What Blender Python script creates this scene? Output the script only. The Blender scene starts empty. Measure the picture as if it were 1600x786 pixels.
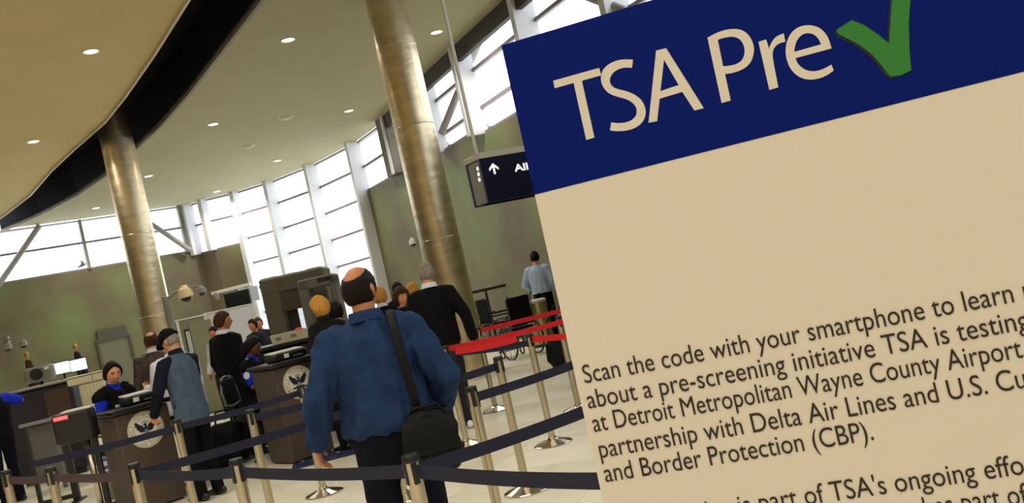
import bpy, math, random
from mathutils import Vector as V, Matrix, noise
random.seed(7)
S = bpy.context.scene
C = S.collection
PI = math.pi

# ------------------------------------------------------------------ camera, world, exposure
F_PX, ROLL, PITCH, CAM_Z = 1440.0, math.radians(12.8), math.atan(20/1440), 1.6
FW = V((0, math.cos(PITCH), math.sin(PITCH))); U0 = V((0, -math.sin(PITCH), math.cos(PITCH))); R0 = V((1, 0, 0))
RT = R0*math.cos(ROLL) - U0*math.sin(ROLL)
UP = R0*math.sin(ROLL) + U0*math.cos(ROLL)
EYE = V((0, 0, CAM_Z))
cd = bpy.data.cameras.new('camera'); cam = bpy.data.objects.new('camera', cd); C.objects.link(cam)
cam.matrix_world = Matrix(((RT.x, UP.x, -FW.x, 0), (RT.y, UP.y, -FW.y, 0), (RT.z, UP.z, -FW.z, CAM_Z), (0, 0, 0, 1)))
cd.sensor_fit = 'HORIZONTAL'; cd.sensor_width = 36; cd.lens = 36*F_PX/1600; cd.clip_start = .05; cd.clip_end = 300
S.camera = cam
S.view_settings.view_transform = 'Standard'; S.view_settings.look = 'None'
S.view_settings.gamma = 1; S.view_settings.use_curve_mapping = False
S.view_settings.exposure = 0.25
SKY, LAMP, NEAR_LAMP = 3.2, 250.0, 190.0
w = bpy.data.worlds.new('overcast_sky'); S.world = w; w.use_nodes = True
w.node_tree.nodes['Background'].inputs[0].default_value = (.93, .96, 1, 1)
w.node_tree.nodes['Background'].inputs[1].default_value = SKY
CEIL = 6.3

def W(px, py, d):                       # the point seen at photo pixel (px, py), d metres down the hall
    r = FW + RT*((px-800)/F_PX) - UP*((py-393)/F_PX)
    return EYE + r*(d/r.y)
def G(px, py, z):                       # the point seen at photo pixel (px, py), at height z
    r = FW + RT*((px-800)/F_PX) - UP*((py-393)/F_PX)
    return EYE + r*((z-CAM_Z)/r.z)

def lamp(loc, power, col=(1, .92, .79), ang=150, rad=.09, blend=.6):
    l = bpy.data.lights.new('lamp_light', 'SPOT'); l.energy = power; l.color = col; l.spot_size = math.radians(ang); l.spot_blend = blend
    l.shadow_soft_size = rad
    o = bpy.data.objects.new('lamp_light', l); o.location = loc; C.objects.link(o); return o
# ceiling lamps of the part of the hall behind and beside the camera
for x in (-9, -5, -1.5, 2.2):
    for y in (-5, -1, 3, 7):
        if x > -1 and y > 6: continue
        lamp((x, y, CEIL-.05), NEAR_LAMP)

# ------------------------------------------------------------------ materials
def lin(c): return tuple(((v/255)/12.92 if v/255 <= .04045 else ((v/255+.055)/1.055)**2.4) for v in c)
MATS = {}
def mat(name, col, rough=.6, metal=0, vary=0, scale=8, bump=0, bscale=60, stretch=(1, 1, 1), emit=0, spec=.5):
    if name in MATS: return MATS[name]
    m = bpy.data.materials.new(name); m.use_nodes = True; nt = m.node_tree; b = nt.nodes['Principled BSDF']
    c = lin(col); b.inputs['Base Color'].default_value = (*c, 1); b.inputs['Roughness'].default_value = rough
    b.inputs['Metallic'].default_value = metal; b.inputs['Specular IOR Level'].default_value = spec
    if vary or bump:
        tc = nt.nodes.new('ShaderNodeTexCoord'); mp = nt.nodes.new('ShaderNodeMapping'); mp.inputs['Scale'].default_value = stretch
        nt.links.new(tc.outputs['Object'], mp.inputs[0])
    if vary:
        n = nt.nodes.new('ShaderNodeTexNoise'); n.inputs['Scale'].default_value = scale; n.inputs['Detail'].default_value = 5
        nt.links.new(mp.outputs[0], n.inputs['Vector'])
        r = nt.nodes.new('ShaderNodeValToRGB'); r.color_ramp.elements[0].position = .3; r.color_ramp.elements[1].position = .7
        r.color_ramp.elements[0].color = (*[max(0, v*(1-vary)) for v in c], 1); r.color_ramp.elements[1].color = (*[min(1, v*(1+vary)) for v in c], 1)
        nt.links.new(n.outputs['Fac'], r.inputs[0]); nt.links.new(r.outputs[0], b.inputs['Base Color'])
    if bump:
        n = nt.nodes.new('ShaderNodeTexNoise'); n.inputs['Scale'].default_value = bscale; n.inputs['Detail'].default_value = 4
        nt.links.new(mp.outputs[0], n.inputs['Vector'])
        bp = nt.nodes.new('ShaderNodeBump'); bp.inputs['Strength'].default_value = bump; bp.inputs['Distance'].default_value = .01
        nt.links.new(n.outputs['Fac'], bp.inputs['Height']); nt.links.new(bp.outputs[0], b.inputs['Normal'])
    if emit:
        b.inputs['Emission Color'].default_value = (*c, 1); b.inputs['Emission Strength'].default_value = emit
    MATS[name] = m; return m

def glass_mat():
    m = bpy.data.materials.new('window_glass'); m.use_nodes = True; nt = m.node_tree; nt.nodes.clear()
    o = nt.nodes.new('ShaderNodeOutputMaterial'); t = nt.nodes.new('ShaderNodeBsdfTransparent'); g = nt.nodes.new('ShaderNodeBsdfGlossy')
    g.inputs['Roughness'].default_value = .03; t.inputs[0].default_value = (.95, .97, .97, 1)
    x = nt.nodes.new('ShaderNodeMixShader'); x.inputs[0].default_value = .06
    nt.links.new(t.outputs[0], x.inputs[1]); nt.links.new(g.outputs[0], x.inputs[2]); nt.links.new(x.outputs[0], o.inputs[0]); return m
GLASS = glass_mat()
def tile_mat():
    m = mat('floor_stone', (242, 238, 220), .28, 0, .05, 1.3); nt = m.node_tree; b = nt.nodes['Principled BSDF']
    tc = nt.nodes.new('ShaderNodeTexCoord'); mp = nt.nodes.new('ShaderNodeMapping'); mp.inputs['Rotation'].default_value = (0, 0, math.radians(24))
    br = nt.nodes.new('ShaderNodeTexBrick'); br.offset = 0; br.inputs['Scale'].default_value = 1; br.inputs['Brick Width'].default_value = 1.2; br.inputs['Row Height'].default_value = .6
    br.inputs['Mortar Size'].default_value = .004; br.inputs['Color1'].default_value = (1, 1, 1, 1); br.inputs['Color2'].default_value = (.86, .85, .80, 1); br.inputs['Mortar'].default_value = (.55, .53, .45, 1)
    mx = nt.nodes.new('ShaderNodeMix'); mx.data_type = 'RGBA'; mx.blend_type = 'MULTIPLY'; mx.inputs[0].default_value = .8
    src = b.inputs['Base Color'].links[0].from_socket
    nt.links.new(tc.outputs['Object'], mp.inputs[0]); nt.links.new(mp.outputs[0], br.inputs['Vector'])
    nt.links.new(src, mx.inputs[6]); nt.links.new(br.outputs['Color'], mx.inputs[7]); nt.links.new(mx.outputs[2], b.inputs['Base Color'])
    return m
FLOOR = tile_mat()
STEEL = mat('brushed_steel', (200, 188, 166), .3, 1, .12, 5, .12, 40, (1, 1, .15))
COLUMN = mat('column_cladding', (214, 198, 166), .33, .95, .14, 2.4, .9, 1.7, (1.3, 1.3, 4.0))
for _n in COLUMN.node_tree.nodes:
    if _n.type == 'MAPPING': _n.inputs['Rotation'].default_value = (.45, .3, 0)
    if _n.type == 'BUMP': _n.inputs['Distance'].default_value = .007
CHROME = mat('polished_steel', (205, 200, 188), .16, 1)
BLACK = mat('black_plastic', (16, 16, 18), .4)
DARK = mat('dark_metal', (28, 27, 28), .45)
GREY = mat('grey_metal', (120, 120, 116), .5)
PALE = mat('pale_metal', (196, 196, 190), .5)
SKIN = mat('skin_light', (206, 142, 104), .5, 0, .06, 9)
SKIN2 = mat('skin_tan', (178, 112, 76), .5, 0, .06, 9)
SKIN3 = mat('skin_brown', (104, 60, 40), .5, 0, .06, 9)
WHITE = mat('white_paint', (226, 226, 222), .55)

# ------------------------------------------------------------------ mesh helpers
class MB:
    def __init__(s): s.v = []; s.f = []
    def add(s, vs, fs):
        n = len(s.v); s.v += [V(v) for v in vs]; s.f += [tuple(i+n for i in f) for f in fs]; return s
    def box(s, c, size, rot=None, bev=0):
        x, y, z = [k/2 for k in size]; R = rot or Matrix.Identity(3); c = V(c)
        if not bev:
            vs = [c + R @ V((i*x, j*y, k*z)) for k in (-1, 1) for i, j in ((-1, -1), (1, -1), (1, 1), (-1, 1))]
            return s.add(vs, [(3, 2, 1, 0), (4, 5, 6, 7), (0, 1, 5, 4), (1, 2, 6, 5), (2, 3, 7, 6), (3, 0, 4, 7)])
        b = min(bev, x*.9, y*.9, z*.9)
        rings = []
        for zz, k in ((-z, b), (-z+b, 0), (z-b, 0), (z, b)):
            X, Y, q = x-k, y-k, b
            rings.append([(-X+q, -Y), (X-q, -Y), (X, -Y+q), (X, Y-q), (X-q, Y), (-X+q, Y), (-X, Y-q), (-X, -Y+q)])
        vs = [c + R @ V((p[0], p[1], zz)) for ring, zz in zip(rings, (-z, -z+b, z-b, z)) for p in ring]
        fs = [tuple(range(7, -1, -1)), tuple(range(24, 32))]
        for r in range(3):
            for i in range(8): j = (i+1) % 8; fs.append((r*8+i, r*8+j, r*8+8+j, r*8+8+i))
        return s.add(vs, fs)
    def tube(s, pts, rad, n=12, ref=None, cap='flat'):
        pts = [V(p) for p in pts]; rad = list(rad) if isinstance(rad, (list, tuple)) else [rad]*len(pts)
        rad = [(r, r) if not isinstance(r, (tuple, list)) else r for r in rad]
        P = []; prev = V(ref) if ref is not None else None
        for i, p in enumerate(pts):
            t = (pts[min(i+1, len(pts)-1)] - pts[max(i-1, 0)]).normalized()
            a = prev if prev is not None else (V((1, 0, 0)) if abs(t.x) < .8 else V((0, 1, 0)))
            a = (a - t*a.dot(t))
            a = a.normalized() if a.length > 1e-6 else t.orthogonal().normalized()
            if ref is None: prev = a
            P.append((p, t, a, t.cross(a), rad[i]))
        if cap == 'round':
            def ends(q, sg):
                p, t, a, b, r = q; m = min(r); o = []
                for k in (.45, .8, .97): o.append((p + t*(sg*m*k), t, a, b, tuple(x*math.sqrt(1-k*k) for x in r)))
                return o
            P = ends(P[0], -1)[::-1] + P + ends(P[-1], 1)
        vs = [p + a*(r[0]*math.cos(2*PI*k/n)) + b*(r[1]*math.sin(2*PI*k/n)) for p, t, a, b, r in P for k in range(n)]
        fs = [tuple(range(n-1, -1, -1)), tuple(range((len(P)-1)*n, len(P)*n))]
        for r in range(len(P)-1):
            for i in range(n): j = (i+1) % n; fs.append((r*n+i, r*n+j, r*n+n+j, r*n+n+i))
        return s.add(vs, fs)
    def lathe(s, prof, n=32, c=(0, 0, 0)):
        c = V(c); vs = [c + V((r*math.cos(2*PI*k/n), r*math.sin(2*PI*k/n), z)) for r, z in prof for k in range(n)]
        fs = []
        for r in range(len(prof)-1):
            for i in range(n): j = (i+1) % n; fs.append((r*n+i, r*n+j, r*n+n+j, r*n+n+i))
        if prof[0][0] > 1e-5: fs.append(tuple(range(n-1, -1, -1)))
        if prof[-1][0] > 1e-5: fs.append(tuple(range((len(prof)-1)*n, len(prof)*n)))
        return s.add(vs, fs)
    def ball(s, c, r, n=14, m=9):
        r = r if isinstance(r, (tuple, list)) else (r, r, r); c = V(c)
        vs = [c + V((r[0]*math.sin(PI*(i+.02)/(m+.04))*math.cos(2*PI*k/n), r[1]*math.sin(PI*(i+.02)/(m+.04))*math.sin(2*PI*k/n), r[2]*math.cos(PI*(i+.02)/(m+.04)))) for i in range(m+1) for k in range(n)]
        fs = [tuple(range(n)), tuple(range((m+1)*n-1, m*n-1, -1))]
        for i in range(m):
            for k in range(n): j = (k+1) % n; fs.append((i*n+k, i*n+n+k, i*n+n+j, i*n+j))
        return s.add(vs, fs)
    def prism(s, poly, o, ax, ay, h):       # 2D polygon (convex or not) at o along ax, ay, thickness vector h
        o, ax, ay, h = V(o), V(ax), V(ay), V(h); n = len(poly)
        vs = [o + ax*p[0] + ay*p[1] for p in poly]; vs += [v + h for v in vs]
        return s.add(vs, [tuple(range(n)), tuple(range(2*n-1, n-1, -1))] + [(i, n+i, n+(i+1) % n, (i+1) % n) for i in range(n)])
    def xf(s, M):
        s.v = [M @ v for v in s.v]; return s
    def mesh(s, name='m'):
        me = bpy.data.meshes.new(name); me.from_pydata([tuple(v) for v in s.v], [], s.f)
        import bmesh
        bm = bmesh.new(); bm.from_mesh(me); bmesh.ops.recalc_face_normals(bm, faces=bm.faces); bm.to_mesh(me); bm.free()
        return me
    def build(s, name, m, parent=None, smooth=0, bevel=0):
        me = s.mesh(name); return link(name, me, m, parent, smooth, bevel)
def link(name, me, m, parent=None, smooth=0, bevel=0):
    me.materials.clear(); me.materials.append(m)
    if smooth:
        me.polygons.foreach_set('use_smooth', [True]*len(me.polygons))
        if smooth != 1: me.set_sharp_from_angle(angle=math.radians(smooth))
    o = bpy.data.objects.new(name, me); C.objects.link(o)
    if parent: o.parent = parent
    if bevel:
        b = o.modifiers.new('bevel', 'BEVEL'); b.width = bevel; b.segments = 2; b.limit_method = 'ANGLE'
    return o
def remesh(mb, vox, smooth=3, wrinkle=0, wscale=(9, 9, 4), seed=0):
    me = mb.mesh(); o = bpy.data.objects.new('t', me); C.objects.link(o)
    r = o.modifiers.new('r', 'REMESH'); r.mode = 'VOXEL'; r.voxel_size = vox; r.use_smooth_shade = True
    if smooth:
        k = o.modifiers.new('s', 'SMOOTH'); k.factor = .5; k.iterations = smooth
    out = bpy.data.meshes.new_from_object(o.evaluated_get(bpy.context.evaluated_depsgraph_get()))
    bpy.data.objects.remove(o); bpy.data.meshes.remove(me)
    if wrinkle:
        nr = [v.normal.copy() for v in out.vertices]
        for v, n in zip(out.vertices, nr):
            p = v.co; q = V((p.x*wscale[0]+seed, p.y*wscale[1], (p.z+.35*abs(p.x))*wscale[2]))
            f = noise.noise(q) + .5*noise.noise(q*2.1)
            v.co += n*(wrinkle*(1-2*abs(f)))
    return out
def thing(name, label, cat, loc=(0, 0, 0), rz=0, group=None):
    o = bpy.data.objects.new(name, None); o.location = loc; o.rotation_euler = (0, 0, rz); o.empty_display_size = .1
    C.objects.link(o); return tag(o, label, cat, group)
def tag(o, label, cat, group=None):
    o['label'] = label; o['category'] = cat
    if group: o['group'] = group
    return o
def struct(o): o['kind'] = 'structure'; return o
def copy_tree(o, parent=None):
    c = o.copy(); C.objects.link(c)
    if parent: c.parent = parent
    for ch in list(o.children): copy_tree(ch, c)
    return c
def text2d(s, size=1.0, spacing=1.0, bold=0):
    cu = bpy.data.curves.new('t', 'FONT'); cu.body = s; cu.size = size; cu.space_character = spacing; cu.offset = bold; cu.resolution_u = 6
    o = bpy.data.objects.new('t', cu); C.objects.link(o)
    me = bpy.data.meshes.new_from_object(o.evaluated_get(bpy.context.evaluated_depsgraph_get()))
    vs = [v.co.copy() for v in me.vertices]; fs = [tuple(p.vertices) for p in me.polygons]
    bpy.data.objects.remove(o); bpy.data.curves.remove(cu); bpy.data.meshes.remove(me)
    return vs, fs
def put_text(mb, s, o, ax, ay, x0, base, width=None, height=None, sub=None, sx=None, bold=0, ref='H', spacing=1.0):
    vs, fs = text2d(s, 1, spacing, bold); o, ax, ay = V(o), V(ax), V(ay)
    rv = text2d(ref, 1, 1, bold)[0]; ch = max(v.y for v in rv)
    mn = min(v.x for v in vs)
    if sx is None:
        sv = text2d(sub or s, 1, spacing, bold)[0]; sx = width/(max(v.x for v in sv)-min(v.x for v in sv))
    sy = height/ch
    mb.add([o + ax*(x0+(v.x-mn)*sx) + ay*(base+v.y*sy) for v in vs], fs); return sx

# ------------------------------------------------------------------ the setting
# plan of the curved window wall: x, y, sill height
_tops = [(318, 312, 4.45), (368, 300, .9), (423, 283, .9), (488, 257, .9), (555, 222, 4.75), (612, 180, 4.7), (668, 124, 4.55), (724, 72, 4.4), (818, -13, 4.3)]
CURVE = [(-11.0, 33.2, 4.45)] + [(G(x, y, 6.3).x, G(x, y, 6.3).y, z) for x, y, z in _tops] + [(3.6, 11.2, 4.2), (5.8, 4.6, 4.2), (6.9, -1, 4.2), (7.4, -8, 4.2)]
SLOT_OUT = [(-15.75, 29.35), (-13.6, 27.7), (-11.6, 25.9), (-9.9, 24.0), (-8.3, 21.9), (-6.9, 20.0), (-5.5, 17.9), (-4.2, 15.8), (-2.9, 13.7), (-1.5, 11.2), (.2, 8.0), (2.3, 4), (4.4, 0), (6.3, -4), (7.9, -8)]
SLOT_IN = [(-15.9, 28.6), (-14.0, 26.6), (-12.2, 24.6), (-10.4, 22.2), (-9.0, 20.5), (-7.5, 18.75), (-6.4, 17.2), (-5.0, 15.1), (-3.6, 12.9), (-2.3, 10.4), (-.7, 7.4), (1.3, 3.4), (3.4, -.6), (5.2, -4.2), (7.0, -8)]
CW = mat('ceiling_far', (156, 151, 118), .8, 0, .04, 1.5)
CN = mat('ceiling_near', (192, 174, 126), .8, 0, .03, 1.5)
WALL = mat('wall_stone', (122, 122, 92), .55, 0, .16, .4, .1, 5)
_rp = [n for n in WALL.node_tree.nodes if n.type == 'VALTORGB'][0].color_ramp
_rp.elements[0].color = (*lin((98, 89, 68)), 1); _rp.elements[1].color = (*lin((112, 126, 76)), 1); _rp.elements[0].position = .38; _rp.elements[1].position = .62
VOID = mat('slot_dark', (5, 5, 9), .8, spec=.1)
def flat(poly, z, name, m, th=.08):
    mb = MB(); mb.prism(poly, (0, 0, z), (1, 0, 0), (0, 1, 0), (0, 0, th)); return struct(mb.build(name, m))
struct(MB().box((-5, 12, -.05), (44, 46, .1)).build('floor', FLOOR))
def strip(outer, inner, z, name, m, th):
    mb = MB(); n = len(outer)
    vs = [(x, y, z+k) for k in (0, th) for L in (outer, inner) for x, y in L]
    fs = []
    for i in range(n-1):
        a, b, c, d = i, i+1, n+i+1, n+i
        fs += [(a, b, c, d), (2*n+d, 2*n+c, 2*n+b, 2*n+a), (a, 2*n+a, 2*n+b, b), (d, c, 2*n+c, 2*n+d)]
    fs += [(0, n, 3*n, 2*n), (n-1, 3*n-1, 4*n-1, 2*n-1)]
    mb.add(vs, fs); return struct(mb.build(name, m))
far_poly = SLOT_OUT + [(x, y) for x, y, _ in CURVE[::-1]]
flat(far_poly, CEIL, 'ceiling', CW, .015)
near_poly = SLOT_IN + [(-24, -8), (-24, 22.5)]
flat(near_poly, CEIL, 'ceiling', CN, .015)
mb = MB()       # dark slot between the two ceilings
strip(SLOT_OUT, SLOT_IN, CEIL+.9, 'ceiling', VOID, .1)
def ribbon(line, z0, z1, name, m, th=.04, side=1):
    mb = MB(); n = len(line); nn = []
    for i in range(n):
        a = V(line[max(i-1, 0)][:2]); b = V(line[min(i+1, n-1)][:2]); t = (b-a).normalized(); nn.append(V((-t.y, t.x))*th*side)
    Z0 = z0 if isinstance(z0, list) else [z0]*n
    vs = [(p[0], p[1], z) for p, z in zip(line, Z0)] + [(p[0], p[1], z1) for p in line]
    vs += [(p[0]+q.x, p[1]+q.y, z) for p, q, z in zip(line, nn, Z0)] + [(p[0]+q.x, p[1]+q.y, z1) for p, q in zip(line, nn)]
    fs = []
    for i in range(n-1):
        fs += [(i, i+1, n+i+1, n+i), (2*n+i+1, 2*n+i, 3*n+i, 3*n+i+1), (i, 2*n+i, 2*n+i+1, i+1), (n+i, n+i+1, 3*n+i+1, 3*n+i)]
    fs += [(0, n, 3*n, 2*n), (n-1, 3*n-1, 4*n-1-n+n, 2*n-1)] if False else [(0, n, 3*n, 2*n)]
    mb.add(vs, fs); return struct(mb.build(name, m))
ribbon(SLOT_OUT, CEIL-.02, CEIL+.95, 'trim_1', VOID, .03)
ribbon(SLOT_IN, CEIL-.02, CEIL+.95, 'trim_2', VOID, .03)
ribbon(SLOT_OUT, CEIL-.09, CEIL, 'trim_3', mat('slot_lip', (120, 104, 84), .6), .06)
ribbon(SLOT_IN, CEIL-.05, CEIL, 'trim_4', mat('slot_bead', (190, 176, 140), .5), .04, -1)
# walls
LW0, LW1 = V((-24, 23.4)), V((-11.0, 33.2))
ldir = (LW1-LW0).normalized(); lnor = V((ldir.y, -ldir.x))
LSILL = 4.6
def wall_seg(a, b, z0, z1, name, m, th=.25):
    a, b = V(a), V(b); t = (b-a).normalized(); n = V((-t.y, t.x))
    mb = MB(); mb.prism([(0, z0), ((b-a).length, z0), ((b-a).length, z1), (0, z1)], (a.x, a.y, 0), (t.x, t.y, 0), (0, 0, 1), (n.x*th, n.y*th, 0))
    return struct(mb.build(name, m))
wall_seg(LW0, LW1, 0, LSILL, 'wall_left', WALL)
wall_seg((-24, -8), (-24, 23.4), 0, CEIL+.3, 'wall_west', WALL)
wall_seg((7.4, -8), (-24, -8), 0, CEIL+.3, 'wall_back', mat('wall_plaster', (190, 178, 150), .7))
for i in range(len(CURVE)-1):
    a, b = CURVE[i], CURVE[i+1]
    s = a[2]
    wall_seg(a[:2], b[:2], 0, s, 'wall_curved', WALL, .3)
MUL = mat('mullion_paint', (200, 200, 206), .5)
BAR = mat('transom_bar', (128, 118, 128), .5)
FR = mat('pier_paint', (206, 200, 186), .6)
nwin = 0; ntrim = 10
def bay(a, b, s, bars, fin_a=True):
    global nwin
    a3, b3 = V((a[0], a[1], 0)), V((b[0], b[1], 0)); t = (b3-a3).normalized(); n = V((-t.y, t.x, 0)); L = (b3-a3).length
    nwin += 1
    g = MB(); g.prism([(0, s), (L, s), (L, CEIL), (0, CEIL)], a3+n*.12, t, (0, 0, 1), n*.01)
    o = struct(g.build('window_%d' % nwin, GLASS))
    f = MB()
    for z in bars: f.prism([(0, z-.035), (L, z-.035), (L, z+.035), (0, z+.035)], a3+n*.04, t, (0, 0, 1), n*.08)
    f.prism([(0, s), (L, s), (L, s+.06), (0, s+.06)], a3+n*.02, t, (0, 0, 1), n*.14)
    f.prism([(0, CEIL-.06), (L, CEIL-.06), (L, CEIL), (0, CEIL)], a3+n*.02, t, (0, 0, 1), n*.14)
    f.build('transom', BAR, o)
    return a3, t, n, L, o
def fin(p, d, s, o=None, wd=.16, dp=.34, m=None):
    global ntrim
    ntrim += 1; d = V((d[0], d[1], 0)).normalized(); n = V((-d.y, d.x, 0))
    mb = MB(); mb.prism([(-wd/2, -dp), (wd/2, -dp), (wd/2, .1), (-wd/2, .1)], (p[0], p[1], s), d, n, (0, 0, CEIL-s))
    struct(mb.build('trim_%d' % ntrim, m or MUL))
rows = [5.5, 4.6, 3.7, 2.8, 1.9]
for i in range(len(CURVE)-1):
    a, b = CURVE[i], CURVE[i+1]; s = a[2]
    lo, hi = a, b
    k = 1 if i < 9 else 2
    for j in range(k):
        p = (lo[0]+(hi[0]-lo[0])*j/k, lo[1]+(hi[1]-lo[1])*j/k); q = (lo[0]+(hi[0]-lo[0])*(j+1)/k, lo[1]+(hi[1]-lo[1])*(j+1)/k)
        base = rows if i < 6 else [5.75, 4.95]
        bay(p, q, s, [z for z in base if z > s+.2])
        pv = CURVE[max(i-1, 0)] if j == 0 else a
        tv = (V(q)-V(pv[:2])) if j == 0 and i else (V(q)-V(p))
        low = min(s, CURVE[max(i-1, 0)][2]) if j == 0 else s
        fin(p, tv, max(low, .01))
# left clerestory
lw = [(0, LW0), (1, LW1)]
def lpt(px, py): # where a pixel meets the left wall
    r = FW + RT*((px-800)/F_PX) - UP*((py-393)/F_PX)
    n3 = V((lnor.x, lnor.y, 0)); return EYE + r*((V((LW1.x, LW1.y, 0))-EYE).dot(n3)/r.dot(n3))
cuts = [V((LW0.x, LW0.y)), lpt(-60, 400).xy, lpt(131, 380).xy, lpt(284, 350).xy]
for i in range(3):
    a3, t, n, L, o = bay(cuts[i], cuts[i+1], LSILL, [5.52])
    if i: fin(cuts[i], t.xy, LSILL, None, .09, .1, GREY)
fin(cuts[3], ldir, LSILL, None, .12, .1, GREY)
p0 = cuts[3]+ldir*.06; p1 = LW1
wall_seg(p0, p1, LSILL, CEIL, 'wall_pier', FR, .25)
def brace(a, b, r=.09):
    global ntrim
    ntrim += 1; mb = MB(); mb.tube([a, b], [r, r], 10); struct(mb.build('trim_%d' % ntrim, mat('brace_paint', (150, 146, 150), .5), None, 40))
n3 = V((lnor.x, lnor.y, 0))*.35
def lz(px, py, z=None): return lpt(px, py)+n3
brace(lz(59, 355), lz(-10, 455)); brace(lz(228, 350), lz(292, 393))
pa, pb = V(CURVE[5][:2]), V(CURVE[6][:2]); pt_ = (pb-pa).normalized(); pn_ = V((-pt_.y, pt_.x))
wall_seg(pb-pt_*.55-pn_*.3, pb+pt_*.12-pn_*.3, 4.7, CEIL, 'trim_5', mat('pilaster_dark', (92, 86, 74), .6), .3)
ribbon([(x-.25, y-.1) for x, y, _ in CURVE[6:]], CEIL-.34, CEIL-.02, 'trim_6', mat('edge_beam', (44, 38, 34), .6), .12)
brace(W(757, 44, 19.2), W(690, 208, 20.6), .085)
brace(W(900, -12, 14.5), W(980, 18, 13.4), .07)

# recessed door in the left wall
def on_wall(px, py, off=0):
    return lpt(px, py) + V((lnor.x, lnor.y, 0))*off
da, db = lpt(154, 540), lpt(200, 528)
t3 = V((ldir.x, ldir.y, 0)); nn = V((lnor.x, lnor.y, 0))
DW = (db-da).length
d1 = MB(); d1.prism([(0, 0), (DW, 0), (DW, 2.12), (0, 2.12)], (da.x, da.y, 0), t3, (0, 0, 1), nn*.05)
dr = struct(d1.build('door_1', mat('door_olive', (104, 106, 84), .5)))
fr = MB()
for x0, x1, z0, z1 in ((-.08, 0, 0, 2.2), (DW, DW+.08, 0, 2.2), (0, DW, 2.12, 2.5), ):
    fr.prism([(x0, z0), (x1, z0), (x1, z1), (x0, z1)], (da.x, da.y, 0), t3, (0, 0, 1), nn*.11)
fr.build('door_frame', mat('frame_olive', (72, 72, 60), .5), dr)
MB().box(da+t3*.12+nn*.09+V((0, 0, 1.0-da.z)), (.04, .06, .12)).build('door_handle', STEEL, dr)

# ------------------------------------------------------------------ information sign in the foreground
SR = Matrix(((.96194322, .27319046, .00567603), (-.27322307, .96135443, .03386464), (.00379482, -.03412668, .99941031)))
SO = V((.03638443, .94699786, 1.82275074)); sa, sn, sb = SR.col[0], SR.col[1], SR.col[2]
SW, SH = .525, .71
base = SO + sa*(SW/2); base.z = 0
sg = thing('information_sign', 'tilted-looking cream poster sign with blue header, white title and green tick', 'sign', base)
def sgb(mb, name, m, par=None): return mb.xf(Matrix.Translation(-base)).build(name, m, par or sg)
PAPER = mat('poster_paper', (220, 212, 198), .6, spec=.2)
b_ = MB(); b_.prism([(0, -SH), (SW, -SH), (SW, 0), (0, 0)], SO, sa, sb, sn*.006); board = sgb(b_, 'board', PAPER)
b_ = MB(); b_.prism([(0, -.1583), (SW, -.1583), (SW, 0), (0, 0)], SO-sn*.0003, sa, sb, sn*.0003); sgb(b_, 'header_band', mat('poster_blue', (0, 24, 112), .5, spec=.1))
PO = SO - sn*.0007
def sign_ab(px, py):
    r = FW + RT*((px-800)/F_PX) - UP*((py-393)/F_PX); x = EYE + r*((SO-EYE).dot(sn)/r.dot(sn)) - SO
    return (x.dot(sa), x.dot(sb))
def soften(P, it=2):
    for _ in range(it):
        o = []
        for i, b in enumerate(P):
            a, c = V(P[i-1]), V(P[(i+1) % len(P)]); b = V(b); u, v = b-a, c-b
            if u.length < 1e-6 or v.length < 1e-6 or u.angle(v) > .75: o.append(b)
            else: o += [b-u*.25, b+v*.25]
        P = o
    return P
from mathutils.geometry import tessellate_polygon
def glyph(loops, fx, fy, k, name):
    L = [soften([sign_ab(fx+x/k, fy+y/k) for x, y in q]) for q in loops]; L3 = [[V((p[0], p[1], 0)) for p in q] for q in L]
    flat_ = [PO + sa*p.x + sb*p.y for q in L3 for p in q]; mb = MB(); mb.add(flat_, tessellate_polygon(L3)); sgb(mb, name, PAPER)
glyph([[(88,380),(345,308),(355,350),(248,380),(318,697),(272,710),(202,392),(96,422)]], 840, 20, 3.573, 'title_letter')
glyph([[(533,262),(528,308),(480,305),(430,325),(405,360),(403,390),(420,415),(450,428),(490,436),(540,455),(580,485),(603,530),(604,575),(585,615),(545,645),(490,660),(440,662),(405,657),(412,612),(450,618),(500,612),(535,595),(555,565),(553,530),(530,500),(490,480),(440,468),(395,450),(365,415),(352,375),(358,330),(385,295),(430,270),(480,260)]], 840, 20, 3.573, 'title_letter')
glyph([[(662,212),(718,198),(928,533),(876,546),(808,442),(682,480),(668,605),(620,615)], [(706,262),(788,404),(686,438)]], 840, 20, 3.573, 'title_letter')
glyph([[(100,232),(170,195),(240,178),(300,180),(345,205),(375,250),(388,300),(378,360),(350,405),(300,435),(250,450),(208,455),(243,618),(187,633)], [(163,245),(210,230),(260,225),(300,240),(325,280),(330,325),(315,370),(280,395),(235,405),(196,408)]], 1080, 0, 3.93, 'title_letter')
glyph([[(413,258),(460,243),(478,300),(490,265),(520,225),(568,205),(578,258),(545,265),(515,285),(500,315),(500,360),(535,537),(480,553)]], 1080, 0, 3.93, 'title_letter')
glyph([[(862,298),(640,358),(655,395),(690,425),(735,440),(785,435),(830,415),(860,397),(875,433),(840,460),(790,482),(730,492),(670,480),(620,440),(590,385),(578,320),(585,260),(610,205),(650,170),(700,155),(750,157),(800,178),(840,225)], [(632,320),(797,273),(780,235),(750,210),(715,203),(680,212),(650,245),(636,285)]], 1080, 0, 3.93, 'title_letter')
CK = [(890, 185), (985, 125), (1060, 155), (1140, 208), (1215, 268), (1222, 150), (1230, 20), (1240, -60), (1352, -72), (1345, 0), (1335, 150), (1340, 320), (1351, 432), (1290, 462), (1222, 472), (1175, 415), (1120, 345), (1030, 275), (905, 212)]
ck = [sign_ab(1080+x/3.93, y/3.93) for x, y in CK]
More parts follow.
